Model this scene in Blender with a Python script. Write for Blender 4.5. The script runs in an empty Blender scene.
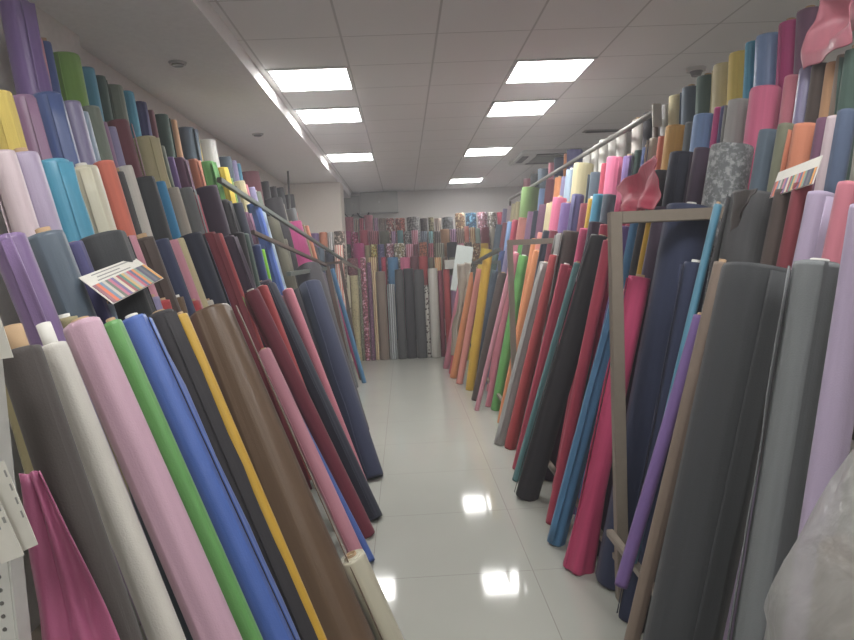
import bpy, bmesh, math, random
from mathutils import Vector, Matrix, noise
C=bpy.context.scene.collection
PI=math.pi
COL={'purple': (120, 95, 140), 'violet': (118, 92, 150), 'pale violet': (132, 118, 152), 'pink': (196, 135, 150), 'blue': (72, 92, 145), 'lime green': (118, 158, 72), 'cyan': (78, 140, 168), 'dark green': (70, 92, 84), 'grey green': (118, 128, 116), 'sky blue': (70, 148, 178), 'indigo': (78, 76, 120), 'maroon': (112, 62, 72), 'tan': (178, 136, 100), 'slate': (84, 98, 112), 'yellow': (212, 188, 92), 'white': (200, 200, 196), 'charcoal': (58, 60, 63), 'black': (52, 50, 54), 'cream': (190, 180, 140), 'pale cream': (205, 200, 178), 'mauve': (142, 108, 140), 'lavender': (140, 134, 170), 'green': (96, 158, 84), 'bright yellow': (208, 180, 48), 'coral': (208, 112, 92), 'red': (172, 62, 66), 'crimson': (178, 60, 84), 'rose': (190, 112, 128), 'magenta': (188, 66, 130), 'navy': (50, 58, 86), 'dark navy': (44, 48, 64), 'light blue': (118, 148, 192), 'pale blue': (150, 170, 190), 'grey': (112, 116, 118), 'light grey': (160, 158, 156), 'beige': (170, 162, 148), 'orange': (214, 138, 88), 'rust orange': (196, 122, 92), 'dark red': (128, 54, 64), 'bright blue': (58, 140, 188), 'royal blue': (66, 98, 172), 'pale pink': (196, 178, 184), 'lilac': (166, 152, 178), 'olive': (100, 98, 82), 'olive grey': (118, 120, 100), 'brown': (104, 82, 62), 'dark brown': (78, 66, 62), 'mustard': (194, 148, 74), 'salmon': (216, 140, 128), 'bright pink': (212, 106, 142), 'hot pink': (196, 66, 112), 'denim': (78, 92, 118), 'plum': (110, 72, 98), 'teal': (92, 138, 142), 'neon green': (132, 208, 46), 'dark purple': (72, 58, 76), 'wine': (124, 52, 68), 'taupe': (128, 112, 100), 'gold': (202, 160, 40), 'khaki': (150, 140, 104), 'mint': (150, 172, 164), 'steel blue': (72, 126, 168), 'off white': (196, 192, 184), 'moss green': (104, 134, 74), 'raspberry': (160, 76, 116), 'charcoal brown': (74, 68, 66), 'mauve pink': (188, 152, 170), 'pink mauve': (180, 140, 160), 'dark grey': (74, 74, 76)}
GROUPS=['fabric rolls in the top tier of the left rack', 'fabric rolls in the second tier of the left rack', 'fabric rolls in the middle tier of the left rack', 'fabric rolls in the fourth tier of the left rack', 'roll ends peeping out behind the left front row', 'fabric rolls in the top tier of the right rack', 'fabric rolls in the second tier of the right rack', 'fabric rolls in the third tier of the right rack', 'long fabric rolls in the fourth tier of the right rack', 'long rolls leaning in the left front row', 'slim rolls at the far end of the left front row', 'long rolls leaning in the right front row', 'rolls in the top row at the back wall', 'rolls in the second row at the back wall', 'rolls in the third row at the back wall', 'rolls in the fourth row at the back wall', 'tall rolls standing in the floor row at the back wall', 'rolls below the far column on the left', 'lower rolls below the far column on the left']
CAM_R=(0.998282,-0.036111,-0.046135);CAM_U=(0.049102,0.086112,0.995075);CAM_F=(0.031961,0.995631,-0.087737)
# fabric rolls, world metres: foot, top, radius, colour, pattern, extra, group, label
ROLLS=[
((-1.421,2.899,1.200),(-1.580,2.899,2.709),0.067,'violet','satin','',0,'violet satin fabric roll, left rack top tier, beside the pink one',1),
((-1.432,3.034,1.200),(-1.580,3.034,2.607),0.033,'pink','','',0,'slim pink fabric roll, left rack top tier, beside the blue one',1),
((-1.431,3.112,1.200),(-1.580,3.112,2.616),0.031,'blue','','',0,'slim blue fabric roll, left rack top tier, beside the lime green one',1),
((-1.432,3.286,1.200),(-1.580,3.286,2.612),0.072,'lime green','','',0,'lime green fabric roll, left rack top tier, beside the cyan one',1),
((-1.431,3.499,1.200),(-1.580,3.499,2.613),0.045,'cyan','','',0,'cyan fabric roll, left rack top tier, between lime green and dark green',1),
((-1.432,3.636,1.200),(-1.580,3.636,2.611),0.038,'dark green','','',0,'slim dark green fabric roll, left rack top tier, between cyan and grey green',1),
((-1.434,3.796,1.200),(-1.582,3.796,2.601),0.062,'grey green','','',0,'grey green fabric roll, left rack top tier, beside the sky blue one',1),
((-1.431,3.989,1.200),(-1.580,3.989,2.618),0.049,'sky blue','','',0,'sky blue fabric roll, left rack top tier, beside the indigo one',1),
((-1.433,4.168,1.200),(-1.580,4.168,2.603),0.048,'indigo','','',0,'indigo fabric roll, left rack top tier, beside the maroon one',1),
((-1.434,4.323,1.200),(-1.580,4.323,2.591),0.034,'maroon','','',0,'slim maroon fabric roll, left rack top tier, between indigo and dark green',1),
((-1.433,4.514,1.200),(-1.580,4.514,2.602),0.060,'dark green','','',0,'dark green fabric roll, left rack top tier, between maroon and tan',1),
((-1.431,4.723,1.200),(-1.580,4.723,2.613),0.046,'tan','','',0,'tan fabric roll, left rack top tier, beside the slate one',1),
((-1.431,5.005,1.200),(-1.580,5.005,2.616),0.081,'slate','','',0,'slate fabric roll, left rack top tier, between tan and yellow',1),
((-1.429,5.254,1.200),(-1.580,5.254,2.635),0.033,'yellow','','',0,'slim yellow fabric roll, left rack top tier, beside the white one',1),
((-1.430,5.536,1.200),(-1.580,5.536,2.626),0.085,'white','wrap','',0,'white plastic-wrapped fabric roll, left rack top tier, beside the slate one',1),
((-1.436,6.043,1.200),(-1.580,6.043,2.569),0.077,'slate','','',0,'slate fabric roll, left rack top tier, between white and lavender',1),
((-1.434,6.378,1.200),(-1.580,6.378,2.594),0.041,'lavender','','',0,'lavender fabric roll, left rack top tier, beside the cyan one',1),
((-1.433,6.566,1.200),(-1.580,6.566,2.594),0.030,'cyan','','',0,'slim cyan fabric roll, left rack top tier, between lavender and maroon',1),
((-1.458,7.088,1.200),(-1.603,7.088,2.581),0.124,'maroon','','',0,'maroon fabric roll, left rack top tier, between cyan and dark grey',1),
((-1.436,7.779,1.200),(-1.580,7.779,2.569),0.057,'dark grey','','',0,'dark grey fabric roll, left rack top tier, beside the black one',1),
((-1.436,8.275,1.200),(-1.580,8.275,2.569),0.053,'black','','',0,'black fabric roll, left rack top tier, between dark grey and charcoal',1),
((-1.432,8.749,1.200),(-1.580,8.749,2.611),0.057,'charcoal','','',0,'charcoal fabric roll, left rack top tier, beside the black one',1),
((-1.434,9.415,1.200),(-1.580,9.415,2.589),0.078,'black','','',0,'black fabric roll, left rack top tier, between charcoal and salmon',1),
((-1.476,9.985,1.200),(-1.600,9.985,2.383),0.045,'salmon','','',0,'salmon fabric roll, left rack top tier, beside the light blue one',1),
((-1.452,10.684,1.200),(-1.580,10.684,2.417),0.060,'light blue','','',0,'light blue fabric roll, left rack top tier, beside the salmon one',1),
((-1.185,2.445,0.880),(-1.420,2.445,2.215),0.048,'yellow','','',1,'yellow fabric roll, left rack second tier, beside the mauve one',1),
((-1.181,2.593,0.880),(-1.420,2.593,2.238),0.049,'mauve','satin','',1,'mauve satin fabric roll, left rack second tier, between yellow and blue',1),
((-1.171,2.773,0.880),(-1.420,2.773,2.290),0.065,'blue','satin','',1,'blue satin fabric roll, left rack second tier, beside the lavender one',1),
((-1.168,2.968,0.880),(-1.420,2.968,2.309),0.045,'lavender','satin','',1,'lavender satin fabric roll, left rack second tier, between blue and pale blue',1),
((-1.172,3.066,0.880),(-1.420,3.066,2.289),0.030,'pale blue','satin','',1,'slim pale blue satin fabric roll, left rack second tier, beside the grey green one',1),
((-1.164,3.150,0.880),(-1.420,3.150,2.330),0.046,'grey green','','',1,'grey green fabric roll, left rack second tier, between pale blue and mauve',1),
((-1.172,3.256,0.880),(-1.420,3.256,2.284),0.030,'mauve','','',1,'slim mauve fabric roll, left rack second tier, between grey green and lavender',1),
((-1.173,3.346,0.880),(-1.420,3.346,2.279),0.032,'lavender','','',1,'slim lavender fabric roll, left rack second tier, between mauve and maroon',1),
((-1.165,3.441,0.880),(-1.420,3.441,2.328),0.060,'maroon','','',1,'maroon fabric roll, left rack second tier, beside the cream one',1),
((-1.167,3.767,0.880),(-1.418,3.767,2.305),0.073,'cream','','',1,'cream fabric roll, left rack second tier, between maroon and grey green',1),
((-1.169,4.007,0.880),(-1.420,4.007,2.303),0.035,'grey green','','',1,'slim grey green fabric roll, left rack second tier, between cream and violet',1),
((-1.176,4.155,0.880),(-1.420,4.155,2.262),0.033,'violet','','',1,'slim violet fabric roll, left rack second tier, beside the plum one',1),
((-1.194,4.373,0.880),(-1.443,4.373,2.289),0.055,'plum','','',1,'plum fabric roll, left rack second tier, beside the rust orange one',1),
((-1.166,4.608,0.880),(-1.420,4.608,2.320),0.045,'rust orange','','',1,'rust orange fabric roll, left rack second tier, beside the green one',1),
((-1.162,4.908,0.880),(-1.420,4.908,2.345),0.075,'green','','',1,'green fabric roll, left rack second tier, beside the bright yellow one',1),
((-1.159,5.317,0.880),(-1.420,5.317,2.361),0.067,'bright yellow','','',1,'bright yellow fabric roll, left rack second tier, beside the lime green one',1),
((-1.167,5.573,0.880),(-1.420,5.573,2.315),0.030,'lime green','','',1,'slim lime green fabric roll, left rack second tier, beside the dark navy one',1),
((-1.176,5.686,0.880),(-1.420,5.686,2.262),0.041,'dark navy','','',1,'dark navy fabric roll, left rack second tier, beside the cream one',1),
((-1.165,5.873,0.880),(-1.420,5.873,2.327),0.064,'cream','','',1,'cream fabric roll, left rack second tier, between dark navy and rose',1),
((-1.164,6.109,0.880),(-1.420,6.109,2.329),0.030,'rose','','',1,'slim rose fabric roll, left rack second tier, beside the lavender one',1),
((-1.165,6.303,0.880),(-1.420,6.303,2.324),0.052,'lavender','','',1,'lavender fabric roll, left rack second tier, between rose and grey green',1),
((-1.193,6.643,0.880),(-1.447,6.643,2.318),0.061,'grey green','','',1,'grey green fabric roll, left rack second tier, between lavender and black',1),
((-1.145,7.243,0.880),(-1.397,7.243,2.311),0.113,'black','','',1,'black fabric roll, left rack second tier, beside the orange one',1),
((-1.162,7.808,0.880),(-1.420,7.808,2.345),0.036,'orange','','',1,'slim orange fabric roll, left rack second tier, beside the beige one',1),
((-1.201,8.128,0.880),(-1.457,8.128,2.336),0.036,'beige','','',1,'slim beige fabric roll, left rack second tier, beside the grey one',1),
((-1.167,8.546,0.880),(-1.420,8.546,2.313),0.071,'grey','','',1,'grey fabric roll, left rack second tier, beside the beige one',1),
((-0.955,2.139,0.560),(-1.250,2.139,1.950),0.040,'pale pink','satin','',2,'slim pale pink satin fabric roll, left rack middle tier, beside the lilac one',1),
((-0.952,2.255,0.560),(-1.250,2.255,1.962),0.050,'lilac','satin','',2,'lilac satin fabric roll, left rack middle tier, beside the sky blue one',1),
((-0.955,2.437,0.560),(-1.254,2.437,1.963),0.063,'sky blue','satin','',2,'sky blue satin fabric roll, left rack middle tier, beside the pale cream one',1),
((-0.949,2.665,0.560),(-1.250,2.665,1.975),0.066,'pale cream','satin','',2,'pale cream satin fabric roll, left rack middle tier, beside the coral one',1),
((-0.938,2.852,0.560),(-1.250,2.852,2.027),0.044,'coral','','',2,'coral fabric roll, left rack middle tier, beside the dark grey one',1),
((-0.943,2.982,0.560),(-1.250,2.982,2.003),0.030,'dark grey','','',2,'slim dark grey fabric roll, left rack middle tier, beside the off white one',1),
((-0.935,3.068,0.560),(-1.250,3.068,2.041),0.035,'off white','','',2,'slim off white fabric roll, left rack middle tier, beside the charcoal one',1),
((-0.941,3.262,0.560),(-1.250,3.262,2.012),0.063,'charcoal','','',2,'charcoal fabric roll, left rack middle tier, beside the bright blue one',1),
((-0.940,3.485,0.560),(-1.250,3.485,2.020),0.037,'bright blue','','',2,'slim bright blue fabric roll, left rack middle tier, beside the beige one',1),
((-0.942,3.658,0.560),(-1.250,3.658,2.009),0.045,'beige','','',2,'beige fabric roll, left rack middle tier, beside the grey one',1),
((-0.937,3.867,0.560),(-1.250,3.867,2.032),0.052,'grey','','',2,'grey fabric roll, left rack middle tier, beside the crimson one',1),
((-0.942,4.042,0.560),(-1.250,4.042,2.010),0.033,'crimson','','',2,'slim crimson fabric roll, left rack middle tier, beside the dark purple one',1),
((-0.944,4.350,0.560),(-1.270,4.350,2.092),0.084,'dark purple','','',2,'dark purple fabric roll, left rack middle tier, beside the black one',1),
((-0.950,4.715,0.560),(-1.266,4.715,2.044),0.056,'black','','',2,'black fabric roll, left rack middle tier, beside the dark navy one',1),
((-0.933,5.044,0.560),(-1.250,5.044,2.053),0.060,'dark navy','','',2,'dark navy fabric roll, left rack middle tier, beside the plum one',1),
((-0.943,5.295,0.560),(-1.250,5.295,2.005),0.039,'plum','','',2,'slim plum fabric roll, left rack middle tier, beside the royal blue one',1),
((-0.921,5.637,0.560),(-1.250,5.637,2.107),0.062,'royal blue','','',2,'royal blue fabric roll, left rack middle tier, beside the pale blue one',1),
((-0.975,6.052,0.560),(-1.298,6.052,2.080),0.061,'pale blue','wrap','',2,'pale blue plastic-wrapped fabric roll, left rack middle tier, beside the olive one',1),
((-0.973,6.547,0.560),(-1.293,6.547,2.064),0.077,'olive','','',2,'olive fabric roll, left rack middle tier, beside the magenta one',1),
((-0.931,7.462,0.560),(-1.250,7.462,2.060),0.131,'magenta','','',2,'magenta fabric roll, left rack middle tier, beside the khaki one',1),
((-0.926,8.269,0.560),(-1.250,8.269,2.085),0.038,'khaki','','',2,'slim khaki fabric roll, left rack middle tier, beside the rust orange one',1),
((-0.924,8.606,0.560),(-1.250,8.606,2.091),0.040,'rust orange','','',2,'slim rust orange fabric roll, left rack middle tier, beside the khaki one',1),
((-0.661,1.802,0.270),(-1.060,1.802,1.662),0.047,'purple','satin','',3,'purple satin fabric roll, left rack fourth tier, beside the slate one',1),
((-0.656,1.989,0.270),(-1.060,1.989,1.677),0.056,'slate','satin','',3,'slate satin fabric roll, left rack fourth tier, beside the indigo one',1),
((-0.644,2.110,0.270),(-1.041,2.110,1.655),0.034,'indigo','','',3,'slim indigo fabric roll, left rack fourth tier, beside the charcoal one',1),
((-0.651,2.334,0.270),(-1.056,2.334,1.683),0.093,'charcoal','','',3,'charcoal fabric roll, left rack fourth tier, beside the pink one',1),
((-0.651,2.583,0.270),(-1.060,2.583,1.695),0.028,'pink','','',3,'slim pink fabric roll, left rack fourth tier, between charcoal and dark brown',1),
((-0.652,2.724,0.270),(-1.060,2.724,1.693),0.045,'dark brown','','',3,'dark brown fabric roll, left rack fourth tier, beside the navy one',1),
((-0.651,2.902,0.270),(-1.059,2.902,1.692),0.044,'navy','','',3,'navy fabric roll, left rack fourth tier, beside the pink one',1),
((-0.652,3.057,0.270),(-1.061,3.057,1.696),0.029,'pink','','',3,'slim pink fabric roll, left rack fourth tier, between navy and cream',1),
((-0.649,3.128,0.270),(-1.060,3.128,1.704),0.033,'cream','','',3,'slim cream fabric roll, left rack fourth tier, beside the dark navy one',1),
((-0.639,3.319,0.270),(-1.058,3.319,1.735),0.062,'dark navy','','',3,'dark navy fabric roll, left rack fourth tier, between cream and light blue',1),
((-0.647,3.504,0.270),(-1.060,3.504,1.712),0.030,'light blue','','',3,'slim light blue fabric roll, left rack fourth tier, beside the dark red one',1),
((-0.625,3.598,0.270),(-1.051,3.598,1.754),0.044,'dark red','','',3,'dark red fabric roll, left rack fourth tier, beside the red one',1),
((-0.654,3.831,0.270),(-1.081,3.831,1.757),0.045,'red','','',3,'red fabric roll, left rack fourth tier, beside the dark purple one',1),
((-0.660,4.103,0.270),(-1.087,4.103,1.757),0.052,'dark purple','','',3,'dark purple fabric roll, left rack fourth tier, beside the black one',1),
((-0.819,4.237,0.270),(-1.059,4.237,1.784),0.053,'black','','',3,'black fabric roll, left rack fourth tier, between dark purple and dark green',1),
((-0.843,4.477,0.270),(-1.084,4.477,1.788),0.051,'dark green','','',3,'dark green fabric roll, left rack fourth tier, beside the blue one',1),
((-0.818,4.739,0.270),(-1.049,4.739,1.725),0.033,'blue','','',3,'slim blue fabric roll, left rack fourth tier, beside the neon green one',1),
((-0.834,4.908,0.270),(-1.060,4.908,1.694),0.036,'neon green','','',3,'slim neon green fabric roll, left rack fourth tier, beside the olive one',1),
((-1.189,6.845,0.950),(-1.329,6.845,1.837),0.142,'olive','','',3,'olive fabric roll, left rack fourth tier, beside the crimson one',1),
((-1.127,8.052,0.950),(-1.263,8.052,1.808),0.078,'crimson','','',3,'crimson fabric roll, left rack fourth tier, beside the black one',1),
((-1.160,9.208,0.950),(-1.300,9.208,1.837),0.111,'black','','',3,'black fabric roll, left rack fourth tier, between crimson and dark navy',1),
((-1.159,10.484,0.950),(-1.300,10.484,1.837),0.098,'dark navy','','',3,'dark navy fabric roll, left rack fourth tier, rightmost, beside black',1),
((-0.718,2.455,0.150),(-0.971,2.455,1.451),0.030,'tan','','',4,'slim tan fabric roll, behind left front row, beside the lavender one',1),
((-0.716,2.525,0.150),(-0.970,2.525,1.457),0.030,'lavender','','',4,'slim lavender fabric roll, behind left front row, beside the red one',1),
((-0.719,2.640,0.150),(-0.970,2.640,1.439),0.028,'red','','',4,'slim red fabric roll, behind left front row, between lavender and brown',1),
((-0.719,2.799,0.150),(-0.970,2.799,1.443),0.031,'brown','','',4,'slim brown fabric roll, behind left front row, beside the red one',1),
((-0.724,2.988,0.150),(-0.970,2.988,1.414),0.041,'red','','',4,'red fabric roll, behind left front row, between brown and off white',1),
((-0.728,3.227,0.150),(-0.972,3.227,1.404),0.032,'off white','','',4,'slim off white fabric roll, behind left front row, beside the lime green one',1),
((-0.739,3.695,0.150),(-0.982,3.695,1.403),0.058,'lime green','','',4,'lime green fabric roll, behind left front row, beside the off white one',1),
((-0.736,2.173,0.150),(-0.989,2.173,1.451),0.030,'pale blue','','',4,'slim pale blue fabric roll, behind left front row, beside the tan one',1),
((-0.721,1.882,0.150),(-0.970,1.882,1.433),0.034,'khaki','','',4,'slim khaki fabric roll, behind left front row, beside the pale blue one',1),
((1.902,3.110,1.350),(1.970,3.110,2.639),0.059,'plum','','',5,'plum fabric roll, right rack top tier, beside the magenta one',1),
((1.902,3.261,1.350),(1.970,3.261,2.638),0.058,'magenta','','',5,'magenta fabric roll, right rack top tier, beside the plum one',1),
((1.902,3.446,1.350),(1.970,3.446,2.638),0.073,'light blue','satin','',5,'light blue satin fabric roll, right rack top tier, beside the magenta one',1),
((1.901,3.597,1.350),(1.970,3.597,2.652),0.051,'sky blue','','',5,'sky blue fabric roll, right rack top tier, beside the light blue one',1),
((1.903,3.721,1.350),(1.970,3.721,2.634),0.076,'yellow','','',5,'yellow fabric roll, right rack top tier, beside the sky blue one',1),
((1.903,3.918,1.350),(1.970,3.918,2.631),0.069,'cream','','',5,'cream fabric roll, right rack top tier, between dark green and yellow',1),
((1.903,4.141,1.350),(1.970,4.141,2.623),0.070,'dark green','','',5,'dark green fabric roll, right rack top tier, beside the cream one',1),
((1.904,4.376,1.350),(1.970,4.376,2.618),0.064,'slate','','',5,'slate fabric roll, right rack top tier, between cream and dark green',1),
((1.903,4.598,1.350),(1.970,4.598,2.621),0.059,'cream','','',5,'cream fabric roll, right rack top tier, between light grey and slate',1),
((1.904,4.781,1.350),(1.970,4.781,2.603),0.041,'light grey','','',5,'light grey fabric roll, right rack top tier, beside the cream one',1),
((1.903,5.128,1.350),(1.970,5.128,2.625),0.045,'black','','',5,'black fabric roll, right rack top tier, beside the light grey one',1),
((1.903,5.356,1.350),(1.970,5.356,2.620),0.052,'off white','','',5,'off white fabric roll, right rack top tier, beside the black one',1),
((1.904,5.759,1.350),(1.970,5.759,2.604),0.051,'white','tube','',5,'white paper-wrapped fabric roll, right rack top tier, between white and off white',1),
((1.904,6.004,1.350),(1.970,6.004,2.617),0.043,'white','tube','',5,'white paper-wrapped fabric roll, right rack top tier, fourth of five',1),
((1.903,6.256,1.350),(1.970,6.256,2.627),0.050,'white','tube','',5,'white paper-wrapped fabric roll, right rack top tier, middle of five',1),
((1.904,6.532,1.350),(1.970,6.532,2.610),0.047,'white','tube','',5,'white paper-wrapped fabric roll, right rack top tier, second of five',1),
((1.904,6.813,1.350),(1.970,6.813,2.609),0.049,'white','tube','',5,'white paper-wrapped fabric roll, right rack top tier, between indigo and white',1),
((1.898,7.317,1.350),(1.970,7.317,2.715),0.093,'indigo','','',5,'indigo fabric roll, right rack top tier, beside the white one',1),
((1.897,7.694,1.350),(1.970,7.694,2.734),0.035,'orange','','',5,'slim orange fabric roll, right rack top tier, beside the indigo one',1),
((1.897,8.011,1.350),(1.970,8.011,2.738),0.073,'navy','','',5,'navy fabric roll, right rack top tier, beside the orange one',1),
((1.897,8.439,1.350),(1.970,8.439,2.743),0.046,'rose','','',5,'rose fabric roll, right rack top tier, beside the navy one',1),
((1.898,8.887,1.350),(1.970,8.887,2.731),0.090,'slate','','',5,'slate fabric roll, right rack top tier, between dark grey and rose',1),
((1.897,9.488,1.350),(1.970,9.488,2.746),0.078,'dark grey','','',5,'dark grey fabric roll, right rack top tier, beside the slate one',1),
((1.897,10.056,1.350),(1.970,10.056,2.747),0.074,'pink','','',5,'pink fabric roll, right rack top tier, beside the dark grey one',1),
((1.565,2.477,0.950),(1.750,2.477,2.265),0.038,'dark green','','',6,'slim dark green fabric roll, right rack second tier, rightmost, beside taupe',1),
((1.564,2.544,0.950),(1.749,2.544,2.267),0.028,'taupe','','',6,'slim taupe fabric roll, right rack second tier, beside the dark green one',1),
((1.567,2.606,0.950),(1.751,2.606,2.257),0.034,'tan','','',6,'slim tan fabric roll, right rack second tier, beside the taupe one',1),
((1.564,2.682,0.950),(1.750,2.682,2.273),0.038,'dark brown','','',6,'slim dark brown fabric roll, right rack second tier, beside the tan one',1),
((1.562,2.775,0.950),(1.750,2.775,2.284),0.035,'lavender','wrap','',6,'slim lavender plastic-wrapped fabric roll, right rack second tier, between rose and dark brown',1),
((1.563,2.877,0.950),(1.750,2.877,2.280),0.039,'rose','','',6,'slim rose fabric roll, right rack second tier, beside the lavender one',1),
((1.563,3.091,0.950),(1.750,3.091,2.284),0.073,'bright pink','','',6,'bright pink fabric roll, right rack second tier, between light grey and rose',1),
((1.562,3.323,0.950),(1.750,3.323,2.285),0.061,'light grey','','',6,'light grey fabric roll, right rack second tier, beside the bright pink one',1),
((1.562,3.472,0.950),(1.750,3.472,2.291),0.030,'indigo','','',6,'slim indigo fabric roll, right rack second tier, beside the light grey one',1),
((1.560,3.548,0.950),(1.750,3.548,2.303),0.030,'magenta','','',6,'slim magenta fabric roll, right rack second tier, beside the indigo one',1),
((1.561,3.700,0.950),(1.750,3.700,2.294),0.078,'light blue','','',6,'light blue fabric roll, right rack second tier, between grey and magenta',1),
((1.561,3.899,0.950),(1.750,3.899,2.298),0.033,'grey','','',6,'slim grey fabric roll, right rack second tier, beside the light blue one',1),
((1.559,4.083,0.950),(1.750,4.083,2.312),0.077,'mustard','','',6,'mustard fabric roll, right rack second tier, beside the grey one',1),
((1.561,4.311,0.950),(1.750,4.311,2.294),0.034,'coral','','',6,'slim coral fabric roll, right rack second tier, beside the mustard one',1),
((1.559,4.446,0.950),(1.750,4.446,2.307),0.043,'beige','','',6,'beige fabric roll, right rack second tier, beside the coral one',1),
((1.564,4.603,0.950),(1.750,4.603,2.274),0.032,'blue','','',6,'slim blue fabric roll, right rack second tier, beside the beige one',1),
((1.563,4.748,0.950),(1.750,4.748,2.278),0.038,'dark green','','',6,'slim dark green fabric roll, right rack second tier, between violet and blue',1),
((1.565,4.948,0.950),(1.750,4.948,2.267),0.053,'violet','','',6,'violet fabric roll, right rack second tier, beside the dark green one',1),
((1.559,5.258,0.950),(1.750,5.258,2.309),0.080,'bright pink','','',6,'bright pink fabric roll, right rack second tier, between crimson and violet',1),
((1.560,5.530,0.950),(1.750,5.530,2.303),0.040,'crimson','','',6,'slim crimson fabric roll, right rack second tier, beside the bright pink one',1),
((1.566,5.775,0.950),(1.750,5.775,2.261),0.067,'slate','','',6,'slate fabric roll, right rack second tier, beside the crimson one',1),
((1.546,6.194,0.950),(1.750,6.194,2.402),0.101,'cream','','',6,'cream fabric roll, right rack second tier, between pale blue and slate',1),
((1.545,6.633,0.950),(1.750,6.633,2.408),0.060,'pale blue','','',6,'pale blue fabric roll, right rack second tier, beside the cream one',1),
((1.550,6.923,0.950),(1.750,6.923,2.376),0.038,'lavender','','',6,'slim lavender fabric roll, right rack second tier, between orange and pale blue',1),
((1.547,7.141,0.950),(1.750,7.141,2.394),0.052,'orange','','',6,'orange fabric roll, right rack second tier, beside the lavender one',1),
((1.543,7.521,0.950),(1.750,7.521,2.421),0.069,'maroon','','',6,'maroon fabric roll, right rack second tier, beside the orange one',1),
((1.551,7.955,0.950),(1.750,7.955,2.368),0.058,'light blue','','',6,'light blue fabric roll, right rack second tier, between moss green and maroon',1),
((1.541,8.749,0.950),(1.755,8.749,2.470),0.129,'moss green','','',6,'moss green fabric roll, right rack second tier, beside the light blue one',1),
((1.550,9.672,0.950),(1.750,9.672,2.372),0.054,'khaki','','',6,'khaki fabric roll, right rack second tier, beside the moss green one',1),
((1.549,10.061,0.950),(1.750,10.061,2.378),0.047,'cream','','',6,'cream fabric roll, right rack second tier, between pale pink and khaki',1),
((1.549,10.436,0.950),(1.750,10.436,2.380),0.048,'pale pink','','',6,'pale pink fabric roll, right rack second tier, beside the cream one',1),
((1.550,10.895,0.950),(1.750,10.895,2.371),0.061,'lavender','','',6,'lavender fabric roll, right rack second tier, leftmost, beside pale pink',1),
((1.268,2.205,0.500),(1.530,2.205,1.989),0.032,'denim','','',7,'slim denim fabric roll, right rack third tier, beside the pale pink one',1),
((1.269,2.266,0.500),(1.530,2.266,1.983),0.028,'pale pink','','',7,'slim pale pink fabric roll, right rack third tier, beside the denim one',1),
((1.268,2.324,0.500),(1.530,2.324,1.987),0.030,'plum','','',7,'slim plum fabric roll, right rack third tier, between rust orange and pale pink',1),
((1.267,2.436,0.500),(1.530,2.436,1.990),0.046,'rust orange','','',7,'rust orange fabric roll, right rack third tier, beside the plum one',1),
((1.263,2.557,0.500),(1.530,2.557,2.015),0.037,'olive grey','','',7,'slim olive grey fabric roll, right rack third tier, beside the rust orange one',1),
((1.263,2.676,0.500),(1.530,2.676,2.016),0.044,'slate','','',7,'slate fabric roll, right rack third tier, between mottled grey and olive grey',1),
((1.274,3.001,0.500),(1.540,3.001,2.008),0.105,'grey','camo','',7,'mottled grey fabric roll, right rack third tier, beside the slate one',1),
((1.257,3.270,0.500),(1.530,3.270,2.046),0.047,'dark purple','','',7,'dark purple fabric roll, right rack third tier, beside the mottled grey one',1),
((1.255,3.491,0.500),(1.530,3.491,2.058),0.081,'dark navy','','',7,'dark navy fabric roll, right rack third tier, between black and dark purple',1),
((1.265,3.790,0.500),(1.530,3.790,2.004),0.063,'black','','',7,'black fabric roll, right rack third tier, beside the dark navy one',1),
((1.267,4.083,0.500),(1.530,4.083,1.989),0.072,'crimson','','',7,'crimson fabric roll, right rack third tier, between hot pink and black',1),
((1.270,4.395,0.500),(1.530,4.395,1.975),0.070,'hot pink','','',7,'hot pink fabric roll, right rack third tier, beside the crimson one',1),
((1.270,4.758,0.500),(1.530,4.758,1.973),0.051,'slate','','',7,'slate fabric roll, right rack third tier, between sky blue and hot pink',1),
((1.266,4.998,0.500),(1.530,4.998,1.998),0.054,'sky blue','','',7,'sky blue fabric roll, right rack third tier, beside the slate one',1),
((1.268,5.212,0.500),(1.530,5.212,1.988),0.030,'gold','','',7,'slim gold fabric roll, right rack third tier, beside the sky blue one',1),
((1.272,5.371,0.500),(1.530,5.371,1.963),0.053,'wine','','',7,'wine fabric roll, right rack third tier, beside the gold one',1),
((1.255,5.607,0.500),(1.530,5.607,2.061),0.056,'indigo','','',7,'indigo fabric roll, right rack third tier, beside the wine one',1),
((1.263,5.952,0.500),(1.530,5.952,2.016),0.070,'violet','','',7,'violet fabric roll, right rack third tier, beside the indigo one',1),
((1.248,6.265,0.500),(1.530,6.265,2.101),0.069,'bright pink','','',7,'bright pink fabric roll, right rack third tier, beside the violet one',1),
((1.252,6.606,0.500),(1.530,6.606,2.075),0.060,'cream','','',7,'cream fabric roll, right rack third tier, beside the bright pink one',1),
((1.248,6.979,0.500),(1.530,6.979,2.098),0.051,'plum','','',7,'plum fabric roll, right rack third tier, between dark navy and cream',1),
((1.255,7.322,0.500),(1.530,7.322,2.062),0.047,'dark navy','','',7,'dark navy fabric roll, right rack third tier, between mauve and plum',1),
((1.252,7.663,0.500),(1.530,7.663,2.078),0.049,'mauve','','',7,'mauve fabric roll, right rack third tier, beside the dark navy one',1),
((1.258,8.146,0.500),(1.530,8.146,2.041),0.075,'salmon','','',7,'salmon fabric roll, right rack third tier, beside the mauve one',1),
((1.252,8.683,0.500),(1.525,8.683,2.052),0.056,'crimson','','',7,'crimson fabric roll, right rack third tier, between light blue and salmon',1),
((1.256,9.128,0.500),(1.530,9.128,2.054),0.051,'light blue','','',7,'light blue fabric roll, right rack third tier, beside the crimson one',1),
((1.254,9.571,0.500),(1.530,9.571,2.068),0.053,'maroon','','',7,'maroon fabric roll, right rack third tier, beside the light blue one',1),
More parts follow.
